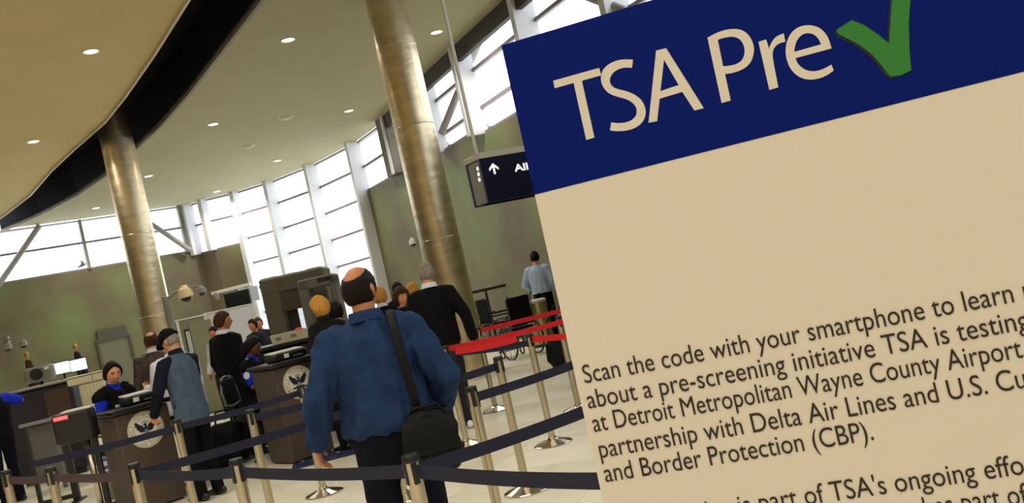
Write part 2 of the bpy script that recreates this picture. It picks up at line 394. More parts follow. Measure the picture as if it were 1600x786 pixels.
t = MB(); t.prism([(a-.0022, b-.0012) for a, b in ck], SO-sn*.0006, sa, sb, sn*.0003); sgb(t, 'tick_edge', mat('tick_dark', (4, 14, 30), .5))
t = MB(); t.prism(ck, SO-sn*.0012, sa, sb, sn*.0005); sgb(t, 'tick_mark', mat('tick_green', (36, 122, 40), .5))
INK = mat('poster_ink', (40, 24, 20), .6)
lines = [("Scan the code with your smartphone to learn more", "Scan the code with your smartphone to learn", .0085, .408, -.3563),
         ("about a pre-screening initiative TSA is testing", "about a pre-screening initiative TSA is testin", .0065, .4046, -.3818),
         ("at Detroit Metropolitan Wayne County Airport in", "at Detroit Metropolitan Wayne County Airport", .0069, .4044, -.4058),
         ("partnership with Delta Air Lines and U.S. Customs", "partnership with Delta Air Lines and U.S. C", .0075, .391, -.4324),
         ("and Border Protection (CBP).", None, .0073, .2656, -.457)]
lines += [("This initiative is part of TSA's ongoing effort", "This initiative is part of TSA's ongoing effo", .004, .383, -.5075), ("makes part of", "makes part of", .2695, .3805, -.5335)]
for s_, sub, a0, a1, b in lines:
    t = MB(); put_text(t, s_, PO, sa, sb, a0, b, a1-a0, .0183, sub=sub, bold=.0); sgb(t, 'text_line', INK)
t = MB(); c = SO + sa*(SW/2) + sn*.02
t.tube([(c.x, c.y, .02), (c.x, c.y, 1.75)], [.014, .014], 16); sgb(t, 'pole', STEEL)
t = MB(); t.lathe([(.2, 0), (.2, .012), (.03, .035), (.014, .04)], 40, (c.x, c.y, 0)); sgb(t, 'base', STEEL)

# ------------------------------------------------------------------ columns
def column(px, py, z_at, r, label, d=None):
    p = W(px, py, d); t = thing('column', label, 'column', (p.x, p.y, 0))
    mb = MB(); mb.lathe([(r, 0), (r, z_at)], 64); mb.build('shaft', COLUMN, t, 40)
    mb = MB()
    for z in (2.25, 4.1, 5.4):
        if z < z_at: mb.lathe([(r+.001, z), (r+.004, z+.004), (r+.004, z+.012), (r+.001, z+.016)], 64)
    mb.build('joint_ring', STEEL, t, 40)
    MB().lathe([(r+.02, 0), (r+.02, .12), (r, .13)], 64).build('base_collar', STEEL, t, 40)
    if z_at > CEIL: MB().lathe([(r+.03, CEIL-.02-.35), (r+.03, CEIL-.3), (r, CEIL-.28)], 64).build('cap_collar', STEEL, t, 40) if False else None
    return t
column(183, 222, CEIL+.9, .35, 'steel clad round column rising into the dark ceiling slot', 20.6)
column(652, 220, CEIL, .325, 'thick steel clad column behind the man in the black sweater', 14.8)

# ------------------------------------------------------------------ ceiling lights and detectors
LENS = mat('lamp_lens', (255, 250, 235), .4, emit=6)
RING = mat('lamp_ring', (225, 215, 190), .5)
dl = [(142, 80, 'round ceiling downlight over the dark slot, upper one on the tan ceiling'), (52, 221, 'round ceiling downlight lower on the tan ceiling beside the dark slot'),
      (450, 62, 'round downlight alone high in the pale ceiling between slot and thick column'), (333, 194, 'round downlight in the pale ceiling nearest the dark slot edge above the column top'),
      (545, 173, 'round downlight in the pale ceiling closest to the thick column and its windows'), (682, 50, 'round downlight in the ceiling beyond the thick column by the edge beam'),
      (433, 251, 'round downlight in the pale ceiling above the tall curved windows'), (232, 275, 'round downlight just beside the steel column that rises into the slot'),
      (339, 299, 'small far downlight near the window corner pier'), (150, 325, 'small far downlight over the clerestory window with the braces')]
proto = None
for x, y, lb in dl:
    p = G(x, y, CEIL)
    if proto is None:
        proto = t = thing('downlight', lb, 'ceiling light', p)
        MB().lathe([(.13, .0), (.13, -.012), (.105, -.012), (.105, 0)], 32).build('trim_ring', RING, t, 30)
        MB().lathe([(.105, -.004), (.0, -.006)], 32).build('lens', LENS, t)
    else:
        t = copy_tree(proto); t.location = p; t['label'] = lb
    t['group'] = 'round ceiling downlights'
    lamp(p+V((0, 0, -.06)), LAMP)
for x, y, lb in ((447, 183, 'flat grey ceiling disc between two downlights nearer the thick column'), (388, 228, 'flat grey ceiling disc nearer the tall curved windows')):
    t = thing('smoke_detector', lb, 'smoke detector', G(x, y, CEIL), group='ceiling discs')
    MB().lathe([(.15, 0), (.15, -.02), (.1, -.05), (0, -.055)], 28).build('housing', mat('disc_grey', (176, 172, 150), .5), t, 40)
    MB().lathe([(.17, 0), (.17, -.006), (.15, -.006)], 28).build('mounting_ring', RING, t, 40)

# ------------------------------------------------------------------ hanging direction sign
HD = 11.0
p = W(790, 285, HD)
NAVY = mat('sign_navy', (8, 8, 40), .4, spec=.15)
hs = thing('overhead_sign', 'dark blue hanging direction sign with white arrow on a thin rod', 'sign', (p.x, p.y, 2.3), math.radians(28))
def lc(o, P): return Matrix.Rotation(-o.rotation_euler.z, 3, 'Z') @ (V(P)-V(o.location))
tl = lc(hs, W(741, 252, HD)); bl = lc(hs, W(752, 322, HD)); x0 = (tl.x+bl.x)/2
ztop, zbot = tl.z-.005, lc(hs, W(752, 321, HD)).z
wd = 1.5
MB().box((x0+wd/2, .0, (ztop+zbot)/2), (wd, .05, ztop-zbot), bev=.005).build('front_panel', NAVY, hs)
MB().box((x0+wd/2, .36, (ztop+zbot)/2), (wd, .05, ztop-zbot), bev=.005).build('rear_panel', NAVY, hs)
MB().box((x0+wd/2, .18, ztop+.035), (wd+.01, .44, .07), bev=.008).build('housing', mat('sign_housing', (176, 172, 158), .5), hs)
MB().box((x0+.03, .18, (ztop+zbot)/2), (.05, .31, (ztop-zbot)*.96), bev=.008).build('end_plate', mat('sign_end', (118, 112, 100), .5), hs)
t = MB(); SYM = mat('sign_white', (240, 240, 240), .5, emit=.8)
A = lc(hs, W(766, 266, HD)); fy = -.0265; up, rt = V((0, 0, 1)), V((1, 0, 0))
t.prism([(-.012, -.065), (.012, -.065), (.012, .04), (-.012, .04)], (A.x, fy, A.z), rt, up, (0, -.004, 0))
for sg_ in (-1, 1): t.prism([(0, .066), (sg_*.062, .008), (sg_*.062, -.022), (0, .034)], (A.x, fy, A.z), rt, up, (0, -.004, 0))
t.build('arrow_symbol', SYM, hs); t = MB()
B = lc(hs, W(806, 262, HD)); put_text(t, 'All Gates', (B.x, fy-.004, B.z), rt, up, 0, -.04, .19, .085, sub='All', bold=.02)
t.build('lettering', SYM, hs)
for k in range(3): MB().ball((x0, .07+.01*k, ztop-.10-.065*k), (.012, .022, .024)).build('end_symbol', SYM, hs, 1)
r0 = lc(hs, W(746, 243, HD)); r1 = lc(hs, W(688, -20, HD)); MB().tube([(r0.x, .13, ztop+.06), (r0.x, .13, CEIL-2.3)], [.022, .022], 12).build('rod', PALE, hs, 40)

# ------------------------------------------------------------------ queue stanchions and belts
def make_post(label, p):
    t = thing('stanchion', label, 'stanchion', (p.x, p.y, 0), random.uniform(0, 6), 'queue stanchions')
    MB().lathe([(.172, 0), (.172, .008), (.165, .013), (.06, .045), (.04, .055), (.03, .07)], 14).build('base', CHROME, t)
    MB().lathe([(.0295, .05), (.0295, .955)], 24).build('post', STEEL, t, 40)
    MB().lathe([(.0335, .952), (.034, .957), (.034, .975), (.03, .982), (0, .983)], 24).build('cap', BLACK, t, 35)
    mb = MB()
    for k in range(4):
        R = Matrix.Rotation(k*PI/2, 3, 'Z'); mb.box(R @ V((.029, 0, .912)), (.012, .024, .088), R, .003)
    mb.build('cassette', BLACK, t)
    MB().box((.031, 0, .861), (.008, .012, .01)).build('release_button', mat('red_plastic', (190, 30, 30), .4), t)
    return t
posts = {}; pproto = None
PD = [('F4', 640, 711, 'stanchion in the front row between the man in blue and the poster sign'), ('F3', 368, 718, 'front row stanchion between the cap man and the man in blue'),
      ('F2', 208, 725, 'stanchion of the front row before the front podium with a seal'), ('F1', 78, 731, 'stanchion of the front row before the black framed divider'),
      ('F0', 8, 736, 'stanchion ending the front row at the photo edge below the blue-sleeved person'), ('P', 275, 656, 'stanchion overlapping the leg of the man in the black cap'),
      ('R', 390, 641, 'stanchion before the second podium in the middle lane'), ('Q', 469, 602, 'stanchion beside the second podium seal, partly behind the man in blue'),
      ('N2', 735, 605, 'brown-tinted stanchion next to the black shoulder bag'), ('N3', 777, 558, 'grey stanchion whose base shows at the bottom beside the poster'),
      ('N4', 826, 522, 'stanchion with a wide base carrying a red belt beside the poster'), ('N1', 695, 541, 'stanchion holding the red belt beside the sleeve of the man in blue'),
      ('N5', 746, 512, 'silver stanchion beside the hand of the man in the black sweater')]
for k, x, y, lb in PD:
    p = G(x, y, .978)
    if pproto is None: pproto = t = make_post(lb, p)
    else:
        t = copy_tree(pproto); t.location = (p.x, p.y, 0); t.rotation_euler.z = random.uniform(0, 6); t['label'] = lb
    posts[k] = V((p.x, p.y, 0))
for k, x, y, lb in (('N6', 905, 640, 'stanchion mostly hidden by the poster, only its base edge showing'), ('H2', 634, 779, 'stanchion hidden by the legs of the man in blue')):
    p = G(x, y, 0); t = copy_tree(pproto); t.location = p; t['label'] = lb; posts[k] = V((p.x, p.y, 0))
p = W(596, 640, 6.05); t = copy_tree(pproto); t.location = (p.x, p.y, 0); t['label'] = 'stanchion directly behind the back of the man in blue'; posts['H1'] = V((p.x, p.y, 0))
NB = mat('belt_navy', (10, 13, 44), .75, 0, .08, 60, .1, 300); RB = mat('belt_red', (196, 10, 22), .7, 0, .06, 60, .1, 300); BB = mat('belt_brown', (62, 46, 50), .7, 0, .06, 60)
NG, RG = 'navy queue belts', 'red queue belts'
def belt(a, b, label, m=NB, g=NG, z=.914, sag=.012):
    a = posts[a] if isinstance(a, str) else V((a[0], a[1], 0)); b = posts[b] if isinstance(b, str) else V((b[0], b[1], 0))
    d = (b-a).normalized(); a2, b2 = a+d*.0365, b-d*.0365; n = V((-d.y, d.x, 0))*.0012; N = 12
    L = []
    for i in range(N+1):
        f = i/N; c = a2.lerp(b2, f) + V((0, 0, z-4*sag*f*(1-f))); tw = n + V((0, 0, 0)); L.append((c, .0265))
    mb = MB(); vs = [];
    for c, h in L: vs += [c-n-V((0, 0, h)), c+n-V((0, 0, h)), c+n+V((0, 0, h)), c-n+V((0, 0, h))]
    fs = [(0, 1, 2, 3), tuple(4*N+k for k in (3, 2, 1, 0))]
    for i in range(N):
        for k in range(4): j = (k+1) % 4; fs.append((4*i+k, 4*i+j, 4*i+4+j, 4*i+4+k))
    mb.add(vs, fs); ctr = (a+b)/2; ctr.z = z
    t = thing('queue_belt', label, 'barrier belt', ctr, 0, g)
    mb.xf(Matrix.Translation(-ctr)).build('webbing', m, t)
    e = MB(); e.box(b2-ctr+V((0, 0, z)), (.012, .012, .056), Matrix.Rotation(math.atan2(d.y, d.x), 3, 'Z')); e.build('end_clip', BLACK, t)
    return t
def off(px, py, z=.914): q = G(px, py, z); return (q.x, q.y)
belt('F0', 'F1', 'short brownish belt at the far end of the front queue row', BB)
belt('F1', 'F2', 'dark belt of the front row crossing before the black framed divider', BB)
belt('F2', 'F3', 'navy belt of the front row across the legs of the cap man')
belt('F3', 'F4', 'navy belt of the front row across the legs of the man in blue')
belt('F4', off(1010, 752), 'level navy belt from the front stanchion to behind the poster')
belt('F4', off(990, 612), 'navy belt slanting up from the front stanchion to behind the poster')
belt('F2', 'H1', 'navy belt slanting up from the front row across the bottom of the second podium')
belt('H1', 'N3', 'navy belt from the sleeve of the man in blue to the grey stanchion', sag=.006)
belt(off(40, 728), 'P', 'navy belt slanting up past the front podium to the cap man')
belt('P', 'Q', 'upper navy belt from the cap man to the second podium seal')
belt('R', 'H2', 'navy belt across the second podium below its seal')
belt('N2', off(960, 545), 'navy belt from the brown-tinted stanchion up to behind the poster')
belt('N1', 'N4', 'navy belt under the red ones between two far stanchions', z=.90)
belt('N1', off(960, 478, .955), 'middle red belt rising from the far stanchion to behind the poster', RB, RG, z=.945, sag=.02)
belt('N5', off(960, 461, .955), 'uppermost red belt from the silver stanchion to behind the poster', RB, RG, z=.94)
belt('N1', off(610, 553, .955), 'short red belt end between the man in blue and the sweater man', RB, RG, z=.945)
belt('N4', off(960, 517), 'low red belt from the wide based stanchion to behind the poster', RB, RG, z=.93)
belt(off(705, 549, .975), off(815, 527, .97), 'red belt running just above the far navy belt', RB, RG, z=.965)

# ------------------------------------------------------------------ podiums with the seal
PB = mat('podium_laminate', (74, 60, 50), .5, 0, .14, 14, .1, 90)
SEALW = mat('seal_cream', (222, 216, 198), .5); SEALD = mat('seal_dark', (20, 24, 44), .5)
def podium(front_l, front_r, az, h, wid, dep, label):
    c = (front_l+front_r)/2
    t = thing('podium', label, 'podium', (c.x, c.y, 0), az)
    # local -y is the front
    MB().box((0, dep/2, h/2-.02+.02), (wid, dep, h-.04), bev=.01).build('body', PB, t)
    MB().box((0, dep/2-.01, h+.012), (wid+.07, dep+.1, .05), bev=.012).build('counter_top', BLACK, t)
    MB().box((0, dep/2, .03), (wid-.06, dep-.06, .06)).build('plinth', DARK, t)
    k = thing('x', '', '') if False else None
    z0 = h-.225; r = .185
    d = MB(); d.prism([(r*math.cos(2*PI*i/48), r*math.sin(2*PI*i/48)) for i in range(48)], (0, -.0, z0), (1, 0, 0), (0, 0, 1), (0, -.008, 0)); s = d.build('seal_disc', SEALW, t)
    e = MB()
    for R, wv in ((.178, .0035), (.125, .004)):
        for i in range(48):
            a0, a1 = 2*PI*i/48, 2*PI*(i+1)/48
            e.prism([(R*math.cos(a0), R*math.sin(a0)), (R*math.cos(a1), R*math.sin(a1)), ((R-wv)*math.cos(a1), (R-wv)*math.sin(a1)), ((R-wv)*math.cos(a0), (R-wv)*math.sin(a0))], (0, -.008, z0), (1, 0, 0), (0, 0, 1), (0, -.001, 0))
    e.build('seal_ring', SEALD, s)
    e = MB(); txt = 'U.S. DEPARTMENT OF'; R = .14
    for i, chh in enumerate(txt):
        if chh == ' ': continue
        a = PI - .1 - (PI-.2)*i/(len(txt)-1); ax = V((math.sin(a), 0, -math.cos(a))); ay = V((math.cos(a), 0, math.sin(a)))
        put_text(e, chh, V((0, -.0092, z0))+ay*R, ax, ay, -.009, 0, None, .026, sx=.026, bold=.01)
    txt = 'HOMELAND SECURITY'
    for i, chh in enumerate(txt):
        if chh == ' ': continue
        a = PI + .12 + (PI-.24)*i/(len(txt)-1); rr = V((math.cos(a), 0, math.sin(a))); ax = V((-math.sin(a), 0, math.cos(a)))
        put_text(e, chh, V((0, -.0092, z0))+rr*(R+.026), ax, -rr, -.009, 0, None, .026, sx=.026, bold=.01)
    e.build('seal_lettering', SEALD, s)
    e = MB(); o = (0, -.008, z0); X, Z, H = (1, 0, 0), (0, 0, 1), (0, -.002, 0)
    for sgn in (-1, 1):
        wing = [(.012, .005), (.03, .045), (.055, .06), (.085, .088), (.108, .092), (.10, .065), (.104, .05), (.09, .035), (.092, .018), (.075, .006), (.07, -.012), (.045, -.02), (.02, -.02)]
        e.prism([(sgn*a, b) for a, b in wing], o, X, Z, H)
        e.prism([(sgn*a, b) for a, b in [(.02, -.03), (.05, -.045), (.085, -.05), (.09, -.062), (.06, -.068), (.03, -.055)]], o, X, Z, H)
    e.prism([(-.016, .03), (.016, .03), (.02, -.02), (.012, -.055), (-.012, -.055), (-.02, -.02)], o, X, Z, (0, -.0022, 0))
    e.prism([(-.012, -.055), (.012, -.055), (.03, -.098), (0, -.106), (-.03, -.098)], o, X, Z, H)
    e.prism([(-.006, .03), (.012, .03), (.016, .05), (.006, .066), (-.008, .062), (-.026, .05), (-.012, .046)], o, X, Z, H)
    e.build('seal_eagle', SEALD, s)
    e = MB(); e.prism([(-.02, .002), (.02, .002), (.02, -.022), (0, -.045), (-.02, -.022)], (0, -.0102, z0), X, Z, (0, -.001, 0)); e.build('seal_shield', mat('seal_blue', (110, 130, 180), .5), s)
    e = MB(); e.prism([(-.03, .066), (.03, .066), (.036, .082), (0, .094), (-.036, .082)], (0, -.0085, z0), X, Z, (0, -.001, 0)); e.build('seal_crest', mat('seal_pale_blue', (150, 166, 196), .5), s)
    return t
def pod_at(px, py, az, wid):
    q = G(px, py, 0); return V((q.x-wid/2*math.cos(az), q.y-wid/2*math.sin(az), 0))
az1, az2 = math.radians(44), math.radians(42)
q_ = pod_at(294, 777, az1, .54); pod1 = podium(q_, q_, az1, 1.02, .54, .5, 'brown podium with a round eagle seal beside the man in the black cap')
q_ = pod_at(524, 704, az2, .52); pod2 = podium(q_, q_, az2, 1.08, .52, .55, 'brown podium with a round eagle seal behind the man in blue')
def on_pod(pod, h, x, y): return V(pod.location) + Matrix.Rotation(pod.rotation_euler.z, 3, 'Z') @ V((x, y, h))
def doc_reader(pod, h, x, y, label, wd=.36):
    t = thing('document_scanner', label, 'scanner', on_pod(pod, h, x, y), pod.rotation_euler.z)
    MB().box((0, 0, .045), (wd, .26, .09), bev=.02).build('body', BLACK, t)
    MB().box((0, .03, .1), (wd-.02, .18, .018), Matrix.Rotation(.06, 3, 'X'), .004).build('lid', PALE, t)
    MB().box((-.06, -.132, .05), (.06, .006, .045)).build('label_plate', WHITE, t)
    MB().box((.08, -.132, .03), (.12, .006, .012)).build('slot', GREY, t)
doc_reader(pod1, 1.057, .07, .24, 'black document scanner with a pale lid on the front podium', .3)
doc_reader(pod2, 1.117, .05, .25, 'black document scanner with a pale lid on the second podium', .42)

# ------------------------------------------------------------------ people
def sm(a, b, x): x = max(0, min(1, (x-a)/(b-a))); return x*x*(3-2*x)
def g(x, s): return math.exp(-(x/s)**2)
def head_pts(off=0, mask=None, nl=30, nm=40, hair=.016):
    vs = []
    for i in range(nl+1):
        th = PI*(i+.05)/(nl+.1); z = math.cos(th)
        for k in range(nm):
            ph = 2*PI*k/nm; x = math.sin(th)*math.cos(ph); y = math.sin(th)*math.sin(ph)
            kx = 1 if z > -.05 else 1-.36*((-.05-z)/.95)**1.3
            X, Y, Z = x*.076*kx, y*.096, z*.119
            if y < 0 and z < -.1: Y *= 1-.42*sm(-.1, -.9, z)
            if y > 0 and mask is None:
                f = sm(0, .5, y)
                Y += f*(.021*g(X, .011)*g(Z+.020, .017)+.012*g(X, .008)*g(Z-.002, .026)-.010*g(abs(X)-.031, .013)*g(Z-.014, .011)
                        + .004*g(X, .05)*g(Z-.034, .01)+.006*g(X, .019)*g(Z+.060, .009)+.009*g(X, .02)*g(Z+.100, .014)-.004*g(X, .02)*g(Z+.075, .006))
            if mask is not None:
                m = mask(x, y, z); o = -.014 + m*(.014+hair*(1+.25*noise.noise(V((x*6, y*6, z*6)))))
                r = V((X, Y, Z)); r += r.normalized()*o; X, Y, Z = r
            vs.append(V((X, Y, Z)))
    fs = [tuple(range(nm)), tuple(range((nl+1)*nm-1, nl*nm-1, -1))]
    for i in range(nl):
        for k in range(nm): j = (k+1) % nm; fs.append((i*nm+k, i*nm+nm+k, i*nm+nm+j, i*nm+j))
    return vs, fs
def thr(y, front=.52, back=-.5): return back + (front-back)*sm(-.25, .72, y)
MASK = {'short': lambda x, y, z: sm(-.12, .06, z-thr(y)), 'bald': lambda x, y, z: sm(-.12, .06, z-thr(y, .4))*sm(.86, .72, z-.28*y),
        'long': lambda x, y, z: sm(-.1, .06, z-thr(y, .48, -1.1)), 'parted': lambda x, y, z: sm(-.1, .05, z-thr(y, .80-.35*abs(x), -.42)), 'full': lambda x, y, z: sm(-.1, .06, z-thr(y, .40, -.85))}
_hc = {}
def hand_mesh(side, curl, vox=.0042):
    key = (side, curl)
    if key in _hc: return _hc[key]
    mb = MB()                               # wrist at 0, fingers along -z, palm faces +y, thumb towards +x*side
    mb.tube([(0, 0, .03), (0, 0, -.01), (0, .002, -.05), (0, .003, -.088)], [(.026, .02), (.03, .02), (.041, .016), (.042, .0135)], 14, (1, 0, 0), 'round')
    for i, (x, l) in enumerate(((.031, .068), (.0105, .077), (-.0105, .071), (-.031, .055))):
        x *= side; p = V((x, .003, -.085)); a = .12*curl; pts = [p]
        for q in (.42, .32, .26):
            a += curl*(.62+.06*i); p = p + V((0, math.sin(a), -math.cos(a)))*l*q; pts.append(p)
        mb.tube(pts, [.0096, .0088, .0078, .0066], 10, (1, 0, 0), 'round')
    mb.tube([(.022*side, .004, -.02), (.045*side, .014, -.045), (.056*side, .024, -.07), (.055*side, .034, -.092)], [.016, .0125, .0105, .0085], 10, None, 'round')
    me = remesh(mb, vox, 2); vs = [v.co.copy() for v in me.vertices]; fs = [tuple(p.vertices) for p in me.polygons]
    bpy.data.meshes.remove(me); _hc[key] = (vs, fs); return vs, fs
def basis(d, palm):
    z = -V(d).normalized(); y = V(palm); y = (y-z*y.dot(z)).normalized(); x = y.cross(z); return Matrix((x, y, z)).transposed()
def mat_cloth(name, col, vary=.12, rough=.85): return mat(name, col, rough, 0, vary, 14, .25, 220, spec=.12)
DEF_ARM = {1: dict(el=(.245, -.03, 1.14), wr=(.26, .06, .90), hd=(0, .15, -1), pn=(-1, 0, 0)), -1: dict(el=(-.245, -.03, 1.14), wr=(-.26, .06, .90), hd=(0, .15, -1), pn=(1, 0, 0))}
DEF_LEG = {1: ((.095, 0, .90), (.10, .02, .49), (.105, -.02, .085)), -1: ((-.095, 0, .90), (-.10, .02, .49), (-.105, -.02, .085))}
def person(label, loc, face, h=1.75, b=1.0, lean=0, hp=0, hy=0, hr=0, arms=None, legs=None, pel=.95, skin=SKIN, top=None, sleeve=None, short=False, hem=.86, pants=None, shoes=BLACK,
           hair=None, hairm=None, hairk=.016, vox=.011, collar=None, faced=False, wr=.006, gloves=None, hands=True, fat=1.0, boot=None):
    s = h/1.75; lift = pel-.95
    t = thing('person', label, 'person', (loc[0], loc[1], loc[2] if len(loc) > 2 else 0), face)
    arms = {k: {**DEF_ARM[k], **((arms or {}).get(k, {}))} for k in (1, -1)}; legs = {**DEF_LEG, **(legs or {})}
    ca, sn_ = math.cos(lean), math.sin(lean)
    def bd(p):                              # lean about the pelvis
        p = V(p)
        if p.z > .95: dz = p.z-.95; y = p.y; p = V((p.x, y*ca+dz*sn_, .95+dz*ca-y*sn_))
        p.z += lift; return p
    def up_(m): return m.xf(Matrix.Scale(s, 4))
    hc = bd((0, .018, 1.622)); HR = Matrix.Translation(hc) @ Matrix.Rotation(hy, 4, 'Z') @ Matrix.Rotation(-hp-lean*.5, 4, 'X') @ Matrix.Rotation(hr, 4, 'Y')
    # body
    m = MB(); hv, hf = head_pts(); m.add([HR @ v for v in hv], hf)
    for sd in (1, -1):
        m.tube([HR @ V((sd*.071, -.012, .022)), HR @ V((sd*.080, -.016, 0)), HR @ V((sd*.074, -.008, -.028))], [(.010, .016), (.011, .019), (.008, .010)], 10, None, 'round')
    m.tube([bd((0, -.022, 1.42)), bd((0, -.016, 1.50)), hc+V((0, -.012, -.05))], [(.07*b, .06), (.057, .056), (.053, .054)], 16, (1, 0, 0), 'round')
    m.tube([bd((0, 0, z)) for z in (.90, 1.02, 1.2, 1.34, 1.43)], [(.15*b, .10*b), (.13*b, .09*b), (.145*b, .10*b), (.15*b, .09*b), (.09*b, .065*b)], 18, (1, 0, 0), 'round')
    gm = MB()
    for sd in (1, -1):
        A = arms[sd]; sh = bd((sd*.165*b, -.005, 1.405)); el = V(A['el']); wr_ = V(A['wr']); A['sh'] = sh
        el = el+V((0, 0, lift)); wr_ = wr_+V((0, 0, lift)); A['e'], A['w'] = el, wr_
        m.tube([sh, (sh+el)/2, el, el.lerp(wr_, .35), wr_, wr_+(wr_-el)*.05], [.046, .042, .036, .036, .026, .025], 12, None, 'round')
        hh = [V(q)+V((0, 0, lift)) for q in legs[sd]]
        m.tube([hh[0], hh[0].lerp(hh[1], .5), hh[1], hh[1].lerp(hh[2], .4), hh[2]], [.07, .062, .046, .046, .034], 12, None, 'round')
    up_(m); me = remesh(m, vox if not faced else .0065, 2)
    vs = [v.co.copy() for v in me.vertices]; fs = [tuple(p.vertices) for p in me.polygons]; bpy.data.meshes.remove(me)
    bm_ = MB(); bm_.v, bm_.f = vs, fs
    for sd in (1, -1):
        if not hands: break
        A = arms[sd]; hv, hf = hand_mesh(sd, A.get('curl', .45)); B = basis(A['hd'], A['pn'])
        # the hand's thumb side follows the palm direction
        tgt = gm if gloves else bm_
        k = 1.06 if gloves else 1
        tgt.add([(A['w'] + B @ (v*k))*s for v in hv], hf)
    link('body', bm_.mesh('body'), skin, t, 1)
    if gloves and gm.v:
        for sd in (1, -1):
            A = arms[sd]; gm.tube([(A['w']+(A['e']-A['w']).normalized()*.06)*s, A['w']*s], [.034*s, .033*s], 14)
        gm.build('gloves', gloves, t, 1)
    # trousers
    m = MB(); m.tube([bd((0, 0, 1.02)), bd((0, 0, .95)), V((0, 0, .87+lift))], [(.158*b*fat, .115*b*fat), (.168*b*fat, .122*b*fat), (.16*b, .115*b)], 20, (1, 0, 0), 'round')
    for sd in (1, -1):
        hh = [V(q)+V((0, 0, lift)) for q in legs[sd]]; d = (hh[2]-hh[1]).normalized()
        m.tube([hh[0]+V((-sd*.008, 0, 0)), hh[0].lerp(hh[1], .5), hh[1], hh[1].lerp(hh[2], .5), hh[2]+d*.02], [(.088*b, .098*b), (.078*b, .085*b), (.064*b, .067*b), (.06*b, .063*b), (.058*b, .062*b)], 16, (1, 0, 0), 'round')
    up_(m); link('trousers', remesh(m, .013, 3, .004, (7, 7, 5), 3), pants, t, 1)
    for sd in (1, -1):
        an = V(legs[sd][2])+V((0, 0, lift)); m = MB(); z0 = an.z-.085
        m.tube([an+V((0, -.075, -.04)), an+V((0, -.03, -.035)), an+V((0, .05, -.045)), an+V((0, .12, -.056)), an+V((0, .175, -.06))], [(.03, .036), (.038, .048), (.042, .036), (.045, .027), (.036, .02)], 14, (1, 0, 0), 'round')
        for i, v in enumerate(m.v): m.v[i] = V((v.x, v.y, max(v.z, z0)))
        up_(m); m.build('shoe', shoes, t, 1)
    # top
    m = MB(); sl = MB()
    prof = [(hem, .172*fat, .128*fat), (hem+.05, .172*fat, .13*fat), (1.06, .168*fat, .125*fat), (1.2, .18, .132), (1.32, .19, .128), (1.40, .165, .108), (1.455, .105, .082), (1.49, .07, .066)]
    m.tube([bd((0, -.004, z)) for z, _, _ in prof], [(x*b, y*b) for _, x, y in prof], 24, (1, 0, 0))
    for sd in (1, -1):
        A = arms[sd]; q = sl if sleeve else m; e, w_ = A['e'], A['w']
        if short: q.tube([A['sh']+V((-sd*.05, 0, .0)), A['sh'], A['sh'].lerp(e, .75)], [.072*b, .07*b, .066*b], 16, None, 'round')
        else: q.tube([A['sh']+V((-sd*.05, 0, 0)), A['sh'], A['sh'].lerp(e, .5), e, e.lerp(w_, .5), w_+(e-w_)*.02], [.07*b, .070*b, .063*b, .058*b, .051*b, .044*b], 16, None, 'round')
    up_(m); link('jacket' if not short else 'shirt', remesh(m, .012, 3, wr, (11, 11, 3), loc[0]*3), top, t, 1)
    if sleeve: up_(sl); link('sleeves', remesh(sl, .011, 3, wr*.6, (9, 9, 6)), sleeve, t, 1)
    if collar:
        m = MB(); c0 = bd((0, -.012, 1.475)); c1 = bd((0, -.006, 1.525))
        m.tube([c0, c0.lerp(c1, .6), c1], [(.082*b, .076*b), (.073*b, .07*b), (.068*b, .066*b)], 22, (1, 0, 0)); up_(m); m.build('collar', collar, t, 50)
    if hair:
        hv, hf = head_pts(mask=MASK[hair], hair=hairk); m = MB(); m.add([HR @ v for v in hv], hf); up_(m); m.build('hair', hairm, t, 1)
    if faced:
        for sd in (1, -1):
            m = MB(); m.ball(HR @ V((sd*.031, .079, .012)), (.013, .008, .006)); up_(m); m.build('eye', mat('eye_dark', (26, 18, 16), .3), t, 1)
            m = MB(); m.tube([HR @ V((sd*.016, .094, .030)), HR @ V((sd*.032, .09, .035)), HR @ V((sd*.048, .079, .030))], [.0035, .004, .0025], 8, None, 'round'); up_(m); m.build('eyebrow', hairm or BLACK, t, 1)
        m = MB(); m.tube([HR @ V((-.022, .089, -.061)), HR @ V((0, .1, -.058)), HR @ V((.022, .089, -.061))], [.003, .0065, .003], 8, None, 'round'); up_(m); m.build('lips', mat('lip_rose', (160, 74, 66), .45), t, 1)
    t['_s'] = s
    return t, HR, s, bd
def extra(t, mb, name, m, s=1, smooth=1): return mb.xf(Matrix.Scale(s, 4)).build(name, m, t, smooth)
def del_s():
    for o in S.objects:
        if '_s' in o: del o['_s']
R_ = math.radians
NAVYC = mat_cloth('cloth_navy', (14, 16, 30)); BLKC = mat_cloth('cloth_black', (14, 13, 16)); CHAR = mat_cloth('cloth_charcoal', (38, 38, 44))
DENIM = mat_cloth('cloth_denim', (33, 53, 90), .2); HAIRD = mat('hair_dark', (20, 13, 11), .6, 0, .3, 60, .4, 120, (1, 1, .2), spec=.15); HAIRB = mat('hair_brown', (62, 36, 24), .6, 0, .3, 60, .4, 120, (1, 1, .2), spec=.15)
HAIRY = mat('hair_blond', (196, 140, 62), .6, 0, .25, 60, .5, 120, (1, 1, .2), spec=.2); HAIRG = mat('hair_grey', (130, 122, 112), .6, 0, .3, 60, .4, 120, (1, 1, .2), spec=.15)
ROYAL = mat_cloth('cloth_royal', (28, 50, 190)); WHT = mat_cloth('cloth_white', (214, 216, 230), .05)

